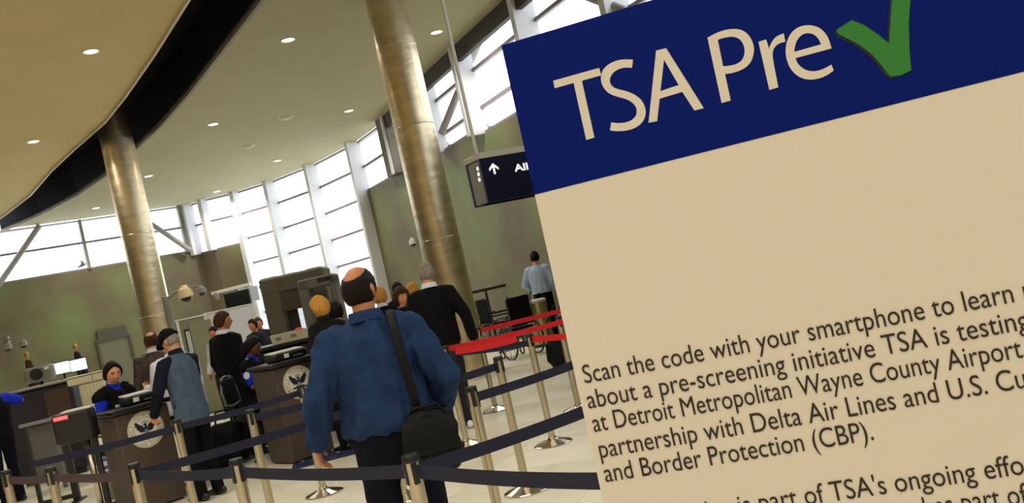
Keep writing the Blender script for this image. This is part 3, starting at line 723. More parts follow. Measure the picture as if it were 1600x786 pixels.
# man in blue, walking away
x = W(604, 640, 4.4)
m1, HR, s, bd = person('man in a blue denim jacket walking away with a black bag on his shoulder', (x.x, x.y), R_(6), 1.765, 1.12, 0, -.05, R_(-28), 0,
    arms={-1: dict(el=(-.285, -.08, 1.17), wr=(-.36, .05, .97), hd=(-.05, .25, -1), pn=(1, .1, 0), curl=.5), 1: dict(el=(.305, -.06, 1.15), wr=(.25, .14, .99), hd=(-.1, .6, -.8), pn=(-1, 0, 0), curl=.9)},
    legs={1: ((.095, 0, .9), (.11, .08, .49), (.12, .16, .085)), -1: ((-.095, 0, .9), (-.10, -.0, .49), (-.11, -.16, .10))},
    skin=SKIN2, top=DENIM, hem=.965, pants=NAVYC, hair='bald', hairm=HAIRD, hairk=.006, collar=DENIM, wr=.02, fat=1.12, vox=.009)
mb = MB(); mb.tube([(0, 0, .945), (0, 0, .985), (0, 0, 1.0)], [(.196, .146), (.2, .15), (.198, .148)], 28, (1, 0, 0)); extra(m1, mb, 'waistband', DENIM, s, 50)
# shoulder bag of the man in blue (hangs from him)
bg = thing('shoulder_bag', 'black shoulder bag hanging at the hip of the man in blue', 'bag', m1.location, R_(6))
BAGM = mat('bag_black', (6, 6, 7), .6, 0, .3, 20, .5, 60, spec=.2)
c = V((.182, -.215, .905))
mb = MB(); mb.tube([c+V((0, 0, -.125)), c+V((0, 0, -.10)), c+V((0, 0, .05)), c+V((0, 0, .10))], [(.11, .045), (.13, .06), (.128, .058), (.11, .04)], 24, (.95, .2, 0), 'round')
link('pouch', remesh(mb, .010, 3, .010, (12, 12, 10)), BAGM, bg, 1)
mb = MB(); mb.tube([c+V((0, -.045, .10)), c+V((0, -.066, .04)), c+V((0, -.07, -.04))], [(.115, .011), (.132, .011), (.122, .011)], 20, (.95, .2, 0), 'round'); mb.build('flap', BAGM, bg, 1)
pts = [(.145, -.20, .97), (.145, -.19, 1.10), (.135, -.18, 1.25), (.125, -.155, 1.38), (.115, -.09, 1.475), (.115, -.01, 1.505), (.13, .09, 1.45), (.19, .16, 1.3), (.22, .18, 1.15), (.25, .12, 1.03), (.27, -.12, .96)]
mb = MB(); mb.tube([V(p)*s for p in pts], [(.02, .004)]*len(pts), 10, (1, 0, 0)); mb.build('strap', BAGM, bg, 1)
mb = MB(); mb.tube([c+V((-.08, -.01, .11)), c+V((-.06, -.01, .155)), c+V((.06, -.01, .155)), c+V((.08, -.01, .11))], [.009]*4, 8); mb.build('handle', BAGM, bg, 1)

# man with black cap at the podium
x = G(332, 777, 0)
JB = mat_cloth('cloth_slate', (72, 88, 106), .15); JD = mat_cloth('cloth_midnight', (22, 26, 40))
m3, HR, s, bd = person('man in black cap and slate jacket with dark sleeves at the front podium', (x.x-.02, x.y), R_(58), 1.74, 1.0, .10, .45, R_(8), 0,
    arms={-1: dict(el=(-.27, .08, 1.15), wr=(-.22, .28, .93), hd=(.1, .5, -.8), pn=(.9, .2, 0), curl=.7), 1: dict(el=(.26, .16, 1.13), wr=(.1, .40, 1.17), hd=(-.4, .9, .2), pn=(-.6, 0, .8), curl=.9)},
    top=JB, sleeve=JD, hem=.80, pants=BLKC, hair='short', hairm=HAIRG, hairk=.008, collar=JD, wr=.008, fat=1.04, skin=SKIN)
CAPM = mat_cloth('cap_black', (13, 13, 14))
hv, hf = head_pts(mask=lambda x, y, z: sm(-.08, .03, z-.12+.05*y), hair=.026); mb = MB(); mb.add([HR @ v for v in hv], hf); cp = extra(m3, mb, 'cap', CAPM, s)
mb = MB(); mb.tube([HR @ V((0, .085, .045)), HR @ V((0, .125, .038)), HR @ V((0, .165, .02))], [(.072, .008), (.07, .006), (.045, .005)], 20, (math.cos(0), 0, 0), 'round'); extra(m3, mb, 'cap_brim', CAPM, s)

# officers
def officer(label, loc, face, h, pel, skin, hp, hy, arms, faced=True, hairkind='short', lean=.15, gl=None, legs=None, hk=.018):
    seat = {1: ((.1, 0, .93), (.14, .40, .95), (.14, .38, .55)), -1: ((-.1, 0, .93), (-.14, .40, .95), (-.14, .38, .55))}
    t, HR, s, bd = person(label, loc, face, h, .95, lean, hp, hy, 0, arms=arms, legs=legs or seat, pel=pel, skin=skin, top=ROYAL, short=True, hem=.9, pants=NAVYC, hair=hairkind, hairm=HAIRD, hairk=hk, faced=faced, collar=ROYAL, gloves=gl, wr=.004)
    m = MB(); pr = [(.9, .178, .138), (1.06, .176, .136), (1.2, .182, .142), (1.32, .168, .140), (1.41, .125, .118), (1.45, .105, .098)]
    m.tube([bd((0, -.002, z)) for z, _, _ in pr], [(x*1.0, y*1.04) for _, x, y in pr], 24, (1, 0, 0)); 
    for sd in (1, -1): m.tube([bd((sd*.07, -.004, 1.425)), bd((sd*.13, -.004, 1.415)), bd((sd*.175, -.004, 1.395))], [.082, .081, .079], 16, None, 'round')
    m.xf(Matrix.Scale(s, 4))
    link('vest', remesh(m, .012, 2, .003), BLKC, t, 1)
    for sd in (1, -1):
        a, e = bd((sd*.165, -.005, 1.405)), V(arms[sd]['el'])+V((0, 0, pel-.95)); q = a.lerp(e, .42); out = V((sd, 0, .1)).normalized()
        ax = V((0, 1, 0)); ay = out.cross(ax)
        m = MB(); m.prism([(.04*math.cos(2*PI*i/24), .045*math.sin(2*PI*i/24)) for i in range(24)], q+out*.070, ax, ay, out*.008); extra(t, m, 'shoulder_patch', mat('patch_pale', (206, 212, 232), .6), s, 0)
        m = MB(); k = bd((sd*.14, .005, 1.50)); m.box(k, (.07, .045, .012), Matrix.Rotation(sd*.35, 3, 'Y')); extra(t, m, 'epaulette', BLACK, s, 0)
    m = MB(); m.box(bd((.07, .138, 1.27)), (.06, .008, .085), Matrix.Rotation(-.1-lean, 3, 'X')); extra(t, m, 'badge', WHITE, s, 0)
    return t, HR, s, bd
def stool(label, p, z, rz):
    z -= .05
    t = thing('stool_chair', label, 'chair', (p[0], p[1], 0), rz)
    MB().lathe([(.22, z-.07), (.23, z-.05), (.22, z-.01), (0, z)], 28).build('seat', BLACK, t, 40)
    MB().tube([(0, 0, .06), (0, 0, z-.06)], [.03, .025], 14).build('column_leg', DARK, t, 1)
    for k in range(5):
        a = 2*PI*k/5; MB().tube([(0, 0, .09), (.28*math.cos(a), .28*math.sin(a), .03)], [.02, .015], 10, None, 'round').build('leg', DARK, t, 1)
    mb = MB(); mb.tube([(-.19, -.25, z+.15), (-.2, -.27, z+.3), (-.12, -.28, z+.46), (0, -.285, z+.48), (.12, -.28, z+.46), (.2, -.27, z+.3), (.19, -.25, z+.15), (0, -.25, z+.12), (-.19, -.25, z+.15)], [.014]*9, 10); mb.build('back_frame', GREY, t, 1)
    mb = MB(); mb.box((0, -.262, z+.3), (.34, .02, .3), Matrix.Rotation(.1, 3, 'X'), .008); mb.build('back_pad', BLACK, t)
    mb = MB(); mb.tube([(0, -.2, z-.04), (0, -.27, z+.05), (0, -.275, z+.2)], [.016]*3, 10); mb.build('back_bracket', DARK, t, 1)
x = W(178, 600, 9.95)
o2, HR, s, bd = officer('uniformed officer with dark hair leaning on the front podium, face showing', (x.x-.06, x.y), R_(-122), 1.76, .735, SKIN, .12, R_(-14),
    {1: dict(el=(.27, .10, 1.13), wr=(.16, .30, 1.07), hd=(-.6, .75, -.15), pn=(0, 0, -1), curl=.4), -1: dict(el=(-.26, .12, 1.13), wr=(-.12, .34, 1.10), hd=(.4, .9, 0), pn=(0, 0, -1), curl=.4)}, hairkind='parted', hk=.024)
mb = MB(); mb.ball(HR @ V((0, -.105, -.02)), (.06, .045, .07)); extra(o2, mb, 'hair_bun', HAIRD, s)
stool('black swivel chair under the officer at the front podium', (x.x-.06, x.y), .69, R_(-118))
x = W(381, 560, 10.95)
o7, HR, s, bd = officer('uniformed officer with pale blue gloves seated at the second podium', (x.x, x.y), R_(-98), 1.66, .74, SKIN3, .30, R_(-4),
    {1: dict(el=(.25, .16, 1.13), wr=(.10, .42, 1.14), hd=(-.25, .95, .05), pn=(0, 0, -1), curl=.5), -1: dict(el=(-.25, .16, 1.13), wr=(-.08, .42, 1.16), hd=(.25, .95, .0), pn=(0, 0, -1), curl=.5)}, hairkind='parted', hk=.03, lean=.2, gl=mat('glove_blue', (122, 178, 214), .5))
mb = MB(); mb.tube([HR @ V((0, -.08, .01)), HR @ V((0, -.115, -.05)), HR @ V((0, -.10, -.13))], [.06, .055, .03], 14, None, 'round'); extra(o7, mb, 'hair_tail', HAIRD, s)
stool('black swivel chair under the officer at the second podium', (x.x, x.y), .63, R_(-98))

# others in the crowd
x = W(257, 560, 12.2)
LEA = mat('leather_brown', (54, 36, 30), .5, 0, .2, 12, .3, 60)
m4 = person('balding man in a brown leather jacket behind the cap man', (x.x-.12, x.y), R_(20), 1.80, 1.12, 0, .05, R_(-10), top=LEA, hem=.82, pants=CHAR, hair='bald', hairm=HAIRB, collar=WHT, wr=.008)[0]
x = W(281, 590, 10.3)
m5, HR, s, bd = person('grey haired man in a white shirt holding a phone behind the cap man', (x.x, x.y), R_(60), 1.70, 1.34, .08, .35, 0,
    arms={-1: dict(el=(-.27, .08, 1.13), wr=(-.16, .36, 1.17), hd=(.3, .9, .25), pn=(.5, 0, .85), curl=.9), 1: dict(el=(.27, .05, 1.12), wr=(.15, .3, 1.1), hd=(-.4, .9, 0), pn=(0, 0, 1))},
    top=WHT, hem=.84, pants=CHAR, hair='short', hairm=mat('hair_white', (200, 196, 190), .6), hairk=.01, collar=WHT, wr=.007, fat=1.1)
ph = thing('mobile_phone', 'dark phone held up by the man in the white shirt', 'phone', m5.location, R_(60))
mb = MB(); mb.box(V((-.14, .475, 1.215))*s, (.065, .12, .01), Matrix.Rotation(.3, 3, 'X'), .004); mb.build('case', BLACK, ph)
mb = MB(); mb.box(V((-.14, .473, 1.2215))*s, (.056, .1, .001), Matrix.Rotation(.3, 3, 'X')); mb.build('screen', mat('phone_glass', (20, 24, 34), .1), ph)
x = W(374, 560, 11.6)
m6 = person('man in a black suit standing between the two podiums', (x.x-.12, x.y), R_(-38), 1.84, 1.16, 0, .05, R_(-34), top=BLKC, hem=.78, pants=BLKC, hair='short', hairm=HAIRB, collar=WHT, wr=.006, skin=SKIN2)[0]
x = W(519, 560, 10.3)
BLKG = mat_cloth('cloth_soot', (24, 25, 24))
m8, HR, s, bd = person('blond person in a black jacket standing at the second podium', (x.x, x.y), R_(52), 1.73, 1.0, 0, .12, R_(12), top=BLKG, hem=.8, pants=BLKC, hair='full', hairm=HAIRY, hairk=.03, collar=BLKG, wr=.008)
x = W(687, 520, 9.9)
WSH = mat('shoe_white', (225, 225, 225), .5)
m9 = person('tall grey haired man in a black sweater with white collar, back turned', (x.x, x.y), R_(2), 1.84, 1.08, 0, -.02, R_(14),
    arms={1: dict(el=(.30, -.04, 1.14), wr=(.32, .02, .89), hd=(0, .1, -1), pn=(-1, .2, 0), curl=.6)}, top=BLKC, hem=.88, pants=CHAR, shoes=WSH, hair='short', hairm=HAIRG, hairk=.009, collar=WHT, wr=.006, fat=1.06)[0]
x = W(634, 500, 11.2)
w10, HR, s, bd = person('woman with short brown hair facing the queue beside the sweater man', (x.x, x.y), R_(-150), 1.63, .95, 0, .0, R_(12), top=BLKC, hem=.85, pants=BLKC, hair='full', hairm=HAIRB, hairk=.034, faced=True, wr=.005, skin=SKIN)
x = W(602, 500, 12.3)
person('blond person behind the head of the man in blue', (x.x, x.y), R_(20), 1.70, 1.0, top=NAVYC, hem=.85, pants=BLKC, hair='full', hairm=HAIRY, hairk=.028, vox=.014, collar=WHT)
x = W(655, 500, 13.1)
person('blond person behind the shoulder of the sweater man', (x.x, x.y), R_(10), 1.66, 1.0, top=BLKC, hem=.85, pants=BLKC, hair='long', hairm=HAIRY, hairk=.028, vox=.014)
x = W(527, 500, 11.25)
person('black haired person just behind the blond one at the second podium', (x.x, x.y), R_(15), 1.64, 1.0, top=BLKC, hem=.85, pants=BLKC, hair='full', hairm=HAIRD, hairk=.03, vox=.014)
x = W(632, 500, 14.2)
person('dark haired person behind the brown haired woman', (x.x, x.y), R_(0), 1.74, 1.0, top=BLKC, hem=.85, pants=BLKC, hair='short', hairm=HAIRD, vox=.014)
x = W(846, 450, 17.5)
LBL = mat_cloth('cloth_pale_blue', (160, 178, 208), .06)
person('man in a pale blue shirt seen from behind beyond the steel bin', (x.x, x.y), R_(-15), 1.76, 1.08, top=LBL, hem=.95, pants=BLKC, hair='short', hairm=HAIRD, vox=.013, wr=.008,
       arms={-1: dict(el=(-.31, .02, 1.14), wr=(-.2, .2, 1.0), hd=(.3, .8, -.4), pn=(1, 0, 0))})
x = W(903, 500, 11.9)
person('person in dark clothes half hidden by the poster edge', (x.x+.06, x.y), R_(40), 1.72, 1.05, top=BLKC, hem=.75, pants=BLKC, hair='short', hairm=HAIRD, vox=.014)
cb = thing('carry_bag', 'black bag hanging beside the half hidden person by the poster', 'bag', W(869, 546, 11.6))
mb = MB(); mb.tube([(0, 0, -.18), (0, 0, -.12), (0, 0, .08), (0, 0, .14)], [(.1, .06), (.14, .08), (.12, .07), (.07, .03)], 18, (1, 0, 0), 'round'); link('pouch', remesh(mb, .012, 3, .006), BAGM, cb, 1)
mb = MB(); mb.tube([(-.06, 0, .14), (-.04, 0, .35), (.1, .05, .55)], [.01]*3, 8); mb.build('strap', BAGM, cb, 1)
x = G(38, 783, 0)
p13, HR, s, bd = person('officer with royal blue sleeves cut by the photo edge near the dark machine', (x.x-.14, x.y), R_(60), 1.70, 1.05, top=ROYAL, short=True, hem=.9, pants=NAVYC, hair='short', hairm=HAIRD, vox=.013, skin=SKIN2,
    arms={1: dict(el=(.40, -.02, 1.32), wr=(.30, .2, 1.40), hd=(-.7, .6, .2), pn=(0, 1, 0)), -1: dict(el=(-.3, .02, 1.3), wr=(-.2, .25, 1.38), hd=(.7, .6, .2), pn=(0, 1, 0))})
m = MB(); pr = [(.88, .18, .137), (1.06, .178, .134), (1.2, .19, .142), (1.32, .2, .138), (1.41, .15, .11), (1.45, .115, .09)]
m.tube([bd((0, -.002, z)) for z, _, _ in pr], [(a*1.06, b*1.06) for _, a, b in pr], 24, (1, 0, 0)); m.xf(Matrix.Scale(s, 4)); link('vest', remesh(m, .013, 2, .003), BLKC, p13, 1)
for (px, py, d, lb, hm, cl, fc) in ((335, 520, 17, 'small far person in white before the red alarm panel', HAIRD, WHT, 160), (396, 508, 17.5, 'dark haired far person beside the white screen', HAIRD, CHAR, 150), (404, 505, 18.5, 'far man with short hair beside the scanner frame', HAIRB, CHAR, 190)):
    x = W(px, py, d); hz = x.z-.0
    person(lb, (x.x, x.y), R_(fc), max(1.45, min(1.85, hz+.12)), 1.0, top=cl, hem=.85, pants=CHAR, hair='short', hairm=hm, vox=.016, skin=SKIN2)
del_s()

# ------------------------------------------------------------------ equipment between podiums and back wall
SCAN = mat('scanner_taupe', (96, 92, 78), .5, 0, .08, 4)
sd = 14.2; p = W(470, 480, sd)
sc = thing('body_scanner', 'tall grey body scanner portal with a glass opening before the windows', 'scanner', (p.x, p.y, 0), R_(4))
def loc2(px, py): return lc(sc, W(px, py, sd))
L, Rr = loc2(410, 470).x, loc2(527, 440).x; H = 2.24; k = (L+Rr)/2; wdt = Rr-L
MB().box((L+.16, .4, H/2), (.3, .8, H), bev=.03).build('side_wing', SCAN, sc)
MB().box((L+.86, .4, H/2), (.28, .8, H), bev=.03).build('side_wing', SCAN, sc)
MB().box((L+.52, .4, H-.14), (.98, .84, .26), bev=.03).build('header', SCAN, sc)
MB().box((L+.51, .75, H/2), (.4, .03, H)).build('back_shield', GLASS, sc)
MB().box((L+.40, .12, .95), (.16, .03, 1.7), bev=.01).build('dark_panel', DARK, sc)
MB().box((L+.51, .4, .05), (.42, .8, .1)).build('floor_plate', DARK, sc)
MB().box((L+.52, .02, H-.42), (.5, .05, .3), bev=.01).build('inner_header', mat('scanner_brown', (70, 64, 54), .5), sc)
md = thing('metal_detector', 'grey walk-through metal detector arch beside the body scanner', 'metal detector', W(509, 500, 13.35), R_(4)); md.location.z = 0
MC = mat('detector_grey', (104, 102, 98), .5)
for x in (-.22, .20): MB().box((x, .3, 1.02), (.15 if x < 0 else .09, .6, 2.04), bev=.02).build('side_panel', MC, md)
MB().box((-.02, .3, 1.98), (.53, .6, .16), bev=.02).build('crossbar', MC, md)
MB().box((.1, -.005, 2.0), (.2, .01, .06)).build('display', DARK, md)
# x-ray machine with trays on top, behind podium 2
xp = W(455, 540, 11.95)
xm = thing('baggage_scanner', 'low black baggage scanner behind the second podium', 'scanner', (xp.x, xp.y, 0), R_(6))
MB().box((.05, .4, .62), (1.35, .8, 1.2), bev=.03).build('body', DARK, xm)
MB().box((.05, .4, 1.24), (1.42, .86, .05), bev=.01).build('top_panel', BLACK, xm)
MB().box((0.05, -.005, .7), (.6, .02, .4), bev=.005).build('tunnel_curtain', BLACK, xm)
MB().box((.05, .4, .01), (1.2, .7, .02)).build('foot_plate', GREY, xm)
TRAY = mat('tray_cream', (206, 200, 172), .5)
def tray(label, P, rz, sz=(.42, .3, .12), m=TRAY):
    t = thing('plastic_tray', label, 'tray', P, rz, 'plastic security trays')
    x, y, z = sz; o = [(-x/2, -y/2), (x/2, -y/2), (x/2, y/2), (-x/2, y/2)]
    mb = MB(); vs = []
    for q, zz in ((.9, 0), (1, z), (.93, z), (.84, .012)): vs += [(a*q, b*q, zz) for a, b in o]
    fs = [(3, 2, 1, 0), (12, 13, 14, 15)] + [(4*r+i, 4*r+(i+1) % 4, 4*r+4+(i+1) % 4, 4*r+4+i) for r in range(3) for i in range(4)]
    mb.add(vs, fs); mb.build('shell', m, t)
    MB().box((-x*.25, -y/2-.004+.012, z*.55), (.07, .012, .035), Matrix.Rotation(0, 3, 'X')).build('label_plate', GREY, t); return t
def above(o, px, py, d, z): q = W(px, py, d); return (q.x, q.y, z)
tray('cream plastic tray on the low scanner, side nearer the officer with gloves', above(xm, 449, 522, 12.2, 1.266), R_(6))
tray('cream plastic tray on the low scanner with a red item in it', above(xm, 468, 514, 12.2, 1.266), R_(6), (.3, .3, .12))
q = above(xm, 466, 510, 12.2, 1.28); t = thing('red_pouch', 'small red pouch lying in a cream tray', 'pouch', q); mb = MB(); mb.ball((0, 0, .07), (.08, .05, .066)); mb.build('pouch', mat('pouch_red', (210, 30, 50), .5), t, 1); MB().box((.0, 0, .134), (.05, .012, .012), bev=.003).build('zip', DARK, t)

# white frosted partition and door at the back, screen, alarm
def panel(cx, d, pxs, z0, z1, m, name, label, cat, th=.06):
    pass
bk = 19.0
a, b = W(326, 520, bk), W(405, 520, bk+.8)
def vwall(a, b, z, m, name, label, cat, th=.08):
    a, b = V((a.x, a.y, 0)), V((b.x, b.y, 0)); t = thing(name, label, cat, a, math.atan2((b-a).y, (b-a).x)); L = (b-a).length
    MB().box((L/2, th/2, z/2), (L, th, z)).build('panel', m, t)
    MB().box((L/2, th/2, z+.015), (L+.02, th+.03, .03)).build('top_rail', PALE, t)
    for x in (.03, L-.03): MB().box((x, th/2, z/2-.002), (.05, th+.02, z-.004)).build('post', PALE, t)
    return t, L
t, L = vwall(a, b, 2.0, mat('frosted_panel', (190, 190, 196), .4), 'partition', 'pale frosted partition below the wall screen', 'partition')
fa = thing('fire_alarm', 'small red fire alarm box on the pale partition', 'alarm', W(338, 505, bk-.05), t.rotation_euler.z)
MB().box((0, 0, 0), (.1, .06, .16), bev=.01).build('box', mat('alarm_red', (190, 30, 50), .5), fa); MB().box((0, -.033, -.02), (.05, .008, .05)).build('lever', WHITE, fa)
a, b = W(282, 540, 18.6), W(330, 528, 18.9)
OLV = mat('partition_olive', (112, 112, 88), .6, 0, .06, 3)
t, L = vwall(a, b, 1.98, OLV, 'partition', 'olive partition with a narrow window beside the steel column', 'partition')
MB().box((L*.30, -.01, 1.45), (.12, .02, .66)).build('window_frame', DARK, t); MB().box((L*.30, -.022, 1.45), (.08, .008, .58)).build('window_pane', mat('pane_pale', (170, 176, 170), .2), t)
MB().box((L*.74, -.01, .96), (.44, .02, 1.86)).build('door_leaf', mat('door_khaki', (120, 120, 96), .5), t)
sp = W(372, 468, 31.0)
tv = thing('wall_screen', 'black flat screen hanging under a pale bar before the back wall', 'screen', sp, R_(-26))
MB().box((0, 0, 0), (1.12, .08, .56), bev=.01).build('panel', BLACK, tv); MB().box((0, -.04, 0), (1.04, .01, .49)).build('display', mat('screen_dark', (5, 5, 8), .3), tv)
MB().box((-.1, -.1, .40), (1.75, .1, .1), bev=.01).build('mount_bar', PALE, tv)
MB().tube([(-.8, -.1, .36), (-.8, -.1, .22)], [.09, .08], 14, None, 'round').build('camera_dome', GREY, tv, 1)
MB().box((0, .5, .1), (.12, .95, .5)).build('wall_bracket', GREY, tv)

# camera pole by the column
cp = W(270, 520, 16.5); cz = W(268, 462, 16.5).z
cpz = thing('camera_pole', 'grey pole with a sideways arm carrying the dome cameras', 'pole', (cp.x, cp.y, 0))
MB().tube([(0, 0, .02), (0, 0, cz)], [.06, .06], 16).build('post', GREY, cpz, 40); MB().box((0, 0, .015), (.3, .3, .03)).build('base_plate', GREY, cpz)
e1 = W(286, 453, 16.5)-V((cp.x, cp.y, 0)); e2 = W(313, 449, 16.5)-V((cp.x, cp.y, 0))
mb = MB(); mb.tube([(0, 0, cz-.05), (e1.x, e1.y, e1.z+.04), (e2.x, e2.y, e2.z+.02)], [.025, .022, .016], 10, None, 'round'); mb.build('arm', GREY, cpz, 1)
def dome(label, P, k=1.0, m=None, parentarm=True):
    t = thing('dome_camera', label, 'camera', P, group='dome cameras')
    MB().lathe([(.0, .17*k), (.05*k, .17*k), (.07*k, .12*k), (.12*k, .09*k), (.135*k, -.04*k), (.11*k, -.06*k), (0, -.06*k)], 24).build('housing', m or mat('camera_cream', (208, 190, 150), .5), t, 40)
    MB().ball((0, 0, -.06*k), (.095*k, .095*k, .085*k)).build('dome', mat('dome_black', (12, 12, 14), .1), t, 1); return t
dome('cream dome camera on the pole arm beside the steel column', W(290, 460, 16.5), 1.0)
dome('small grey dome camera at the tip of the pole arm', W(315, 455, 16.5), .62, GREY)
dome('small grey dome camera on the stone wall left of the thick column', W(645, 379, 25.2), .8, PALE)
t = thing('camera_bracket', 'thin grey bracket on the green wall carrying two dome cameras', 'bracket', W(22, 533, 22))
mb = MB(); mb.tube([(-1.2, 0, -.03), (-.2, 0, .06), (.35, 0, .08)], [.02, .02, .02], 10); mb.build('rail', GREY, t, 1); MB().box((-.2, .05, .06), (.12, .1, .16)).build('wall_plate', GREY, t)
dome('dome camera on the wall bracket, farther from the flagpole', W(12, 543, 22), .75, GREY); dome('dome camera on the wall bracket right above the first flagpole', W(36, 538, 22), .75, GREY)
# exit sign on the wall
P = on_wall(173, 519, .06); t = thing('exit_sign', 'green lit exit sign on the wall above the recessed door', 'exit sign', P, math.atan2(ldir.y, ldir.x))
MB().box((0, 0, 0), (.32, .08, .2), bev=.01).build('housing', mat('exit_frame', (30, 110, 60), .5), t)
MB().box((.01, -.042, 0), (.28, .006, .17)).build('face', mat('exit_face', (40, 255, 120), .5, emit=1.4), t)
mb = MB(); put_text(mb, 'EXIT', (-.11, -.047, -.05), (1, 0, 0), (0, 0, 1), 0, 0, .24, .1, bold=.01); mb.build('lettering', mat('exit_letter', (10, 70, 36), .5), t)
# monitors
ms = thing('monitor_stand', 'black operator desk carrying two bright monitors near the green wall', 'desk', W(112, 600, 17.5), R_(14)); ms.location.z = 0
mt = lc(ms, W(111, 584, 17.5)).z
MB().box((0, .1, mt-.1), (1.5, .5, .05), bev=.01).build('desk_top', BLACK, ms)
for x in (-.6, .6): MB().box((x, .1, (mt-.12)/2), (.06, .45, mt-.12)).build('leg', DARK, ms)
for px, lb in ((97.5, 'bright white monitor beside the flagpole, first of the pair'), (122.5, 'bright white monitor nearer the officer, second of the pair')):
    P = W(px, 574.5 if px < 100 else 570, 17.3); t = thing('monitor', lb, 'monitor', (P.x, P.y, mt-.075), R_(14), 'bright monitors'); z = P.z-(mt-.075)
    MB().box((0, .02, z), (.31, .03, .235), bev=.005).build('case', BLACK, t); MB().box((0, .003, z), (.285, .006, .205)).build('screen', mat('screen_white', (225, 236, 255), .4, emit=1.2), t)
    MB().tube([(0, .03, 0), (0, .03, z)], [.02, .02], 10).build('neck', DARK, t); MB().box((0, .03, .008), (.16, .12, .016)).build('foot', DARK, t)
# flagpoles
GOLD = mat('gold_trim', (176, 136, 60), .35, .8)
for px, py, d, lb, c2 in ((42, 558, 20, 'furled dark flag on a pole with gold top near the bracket cameras', (60, 40, 30)), (118, 545, 21.5, 'furled dark blue flag behind the bright monitors', (30, 30, 50))):
    P = W(px, py, d); t = thing('flagpole', lb, 'flag', (P.x, P.y, 0), group='furled flags'); z = P.z
    MB().tube([(0, 0, .03), (0, 0, z)], [.022, .018], 12).build('pole', GOLD, t, 1); MB().ball((0, 0, z+.05), (.05, .05, .08)).build('finial', GOLD, t, 1)
    mb = MB(); mb.tube([(0, 0, z-.12), (.02, 0, z-.3), (.05, 0, z-.7), (.07, 0, z-1.3)], [(.05, .05), (.08, .07), (.12, .1), (.13, .1)], 16, None, 'round'); link('flag', remesh(mb, .015, 2, .02, (20, 20, 2)), mat_cloth('flag_%d' % c2[0], c2, .5), t, 1)
    MB().lathe([(.2, 0), (.2, .03), (.04, .06), (.022, .1)], 24).build('base', GOLD, t, 40)
# desk fan box and dark machine at the far left
P = W(70, 640, 13.6)
xr = thing('baggage_scanner', 'dark blue baggage scanner with pale top edge beside the blue-sleeved officer', 'scanner', (P.x, P.y, 0), R_(12))
MB().box((-.05, .4, .72), (.95, .8, 1.3), bev=.03).build('body', mat('machine_navy', (22, 24, 40), .5), xr); MB().box((-.05, .4, 1.385), (1.0, .86, .03), bev=.01).build('top_panel', GREY, xr)
MB().box((-.05, .4, .04), (.85, .7, .08)).build('plinth', DARK, xr); MB().box((.2, -.006, .9), (.34, .02, .8), bev=.005).build('brown_panel', mat('machine_brown', (70, 52, 40), .6), xr)
P = W(66, 600, 15.5); t = thing('floor_fan', 'grey boxy fan with dark round grille below the flag', 'fan', (P.x, P.y, 0), R_(14)); z = W(66, 583, 15.5).z
MB().box((0, 0, z), (.46, .2, .26), bev=.04).build('housing', GREY, t); mb = MB(); mb.tube([(-.03, -.09, z), (-.03, -.115, z)], [.1, .1], 24); mb.build('grille', BLACK, t); MB().box((.14, -.105, z+.07), (.07, .02, .05)).build('control', WHITE, t)
MB().tube([(0, 0, .04), (0, 0, z-.1)], [.03, .03], 12).build('stand', DARK, t, 1); MB().lathe([(.2, 0), (.2, .03), (.03, .05)], 24).build('base', DARK, t, 40)
# cream ribbed trays behind the officer on a table
P = W(128, 640, 12.6); tb = thing('conveyor_table', 'black roller table holding the ribbed cream trays behind the officer', 'table', (P.x, P.y, 0), R_(14)); tz = .97
MB().box((0, .25, tz-.03), (.9, .6, .06), bev=.01).build('table_top', BLACK, tb)
for x in (-.4, .4):
    for y in (0, .5): MB().box((x, y, (tz-.06)/2), (.05, .05, tz-.06)).build('leg', DARK, tb)
for k, (px, z, lb) in enumerate(((133, tz, 'ribbed cream tray standing on end behind the officer'), (124, tz+.34, 'cream tray lying across the standing one behind the officer'))):
    q = W(px, 600, 12.6); t = thing('plastic_tray', lb, 'tray', (q.x, q.y+.2, z), R_(14), 'plastic security trays')
    if k == 0:
        MB().box((0, 0, .17), (.32, .2, .34), bev=.02).build('shell', TRAY, t); mb = MB()
        for i in range(6): mb.box((-.125+.05*i, -.104, .17), (.016, .014, .28), None, .004)
        mb.build('ribs', TRAY, t)
    else:
        MB().box((.02, 0, .055), (.46, .3, .11), bev=.015).build('shell', TRAY, t); MB().box((.02, 0, .115), (.5, .34, .015), bev=.004).build('rim', TRAY, t); MB().box((.12, -.153, .06), (.008, .008, .09)).build('seam', GREY, t)
# black framed divider
a, b = G(52, 790, 0), G(122, 800, 0)
P = W(50, 720, 10.9); dv = thing('divider_panel', 'black framed clear divider panel before the dark machine', 'divider', (P.x, P.y, 0), R_(10))
L = .36; hz = 1.0
for x, r in ((0, .022), (.4, .04)): MB().box((x, 0, hz/2), (2*r, .05, hz)).build('post', BLACK, dv)
MB().box((.19, 0, hz+.02), (.5, .06, .04), bev=.008).build('top_rail', GREY, dv); MB().box((.19, 0, .08), (.36, .03, .05)).build('bottom_rail', BLACK, dv)
MB().box((.19, 0, .54), (.34, .008, .88)).build('clear_panel', GLASS, dv)
for x in (0, .4): MB().box((x, 0, .01), (.1, .4, .02)).build('foot', BLACK, dv)
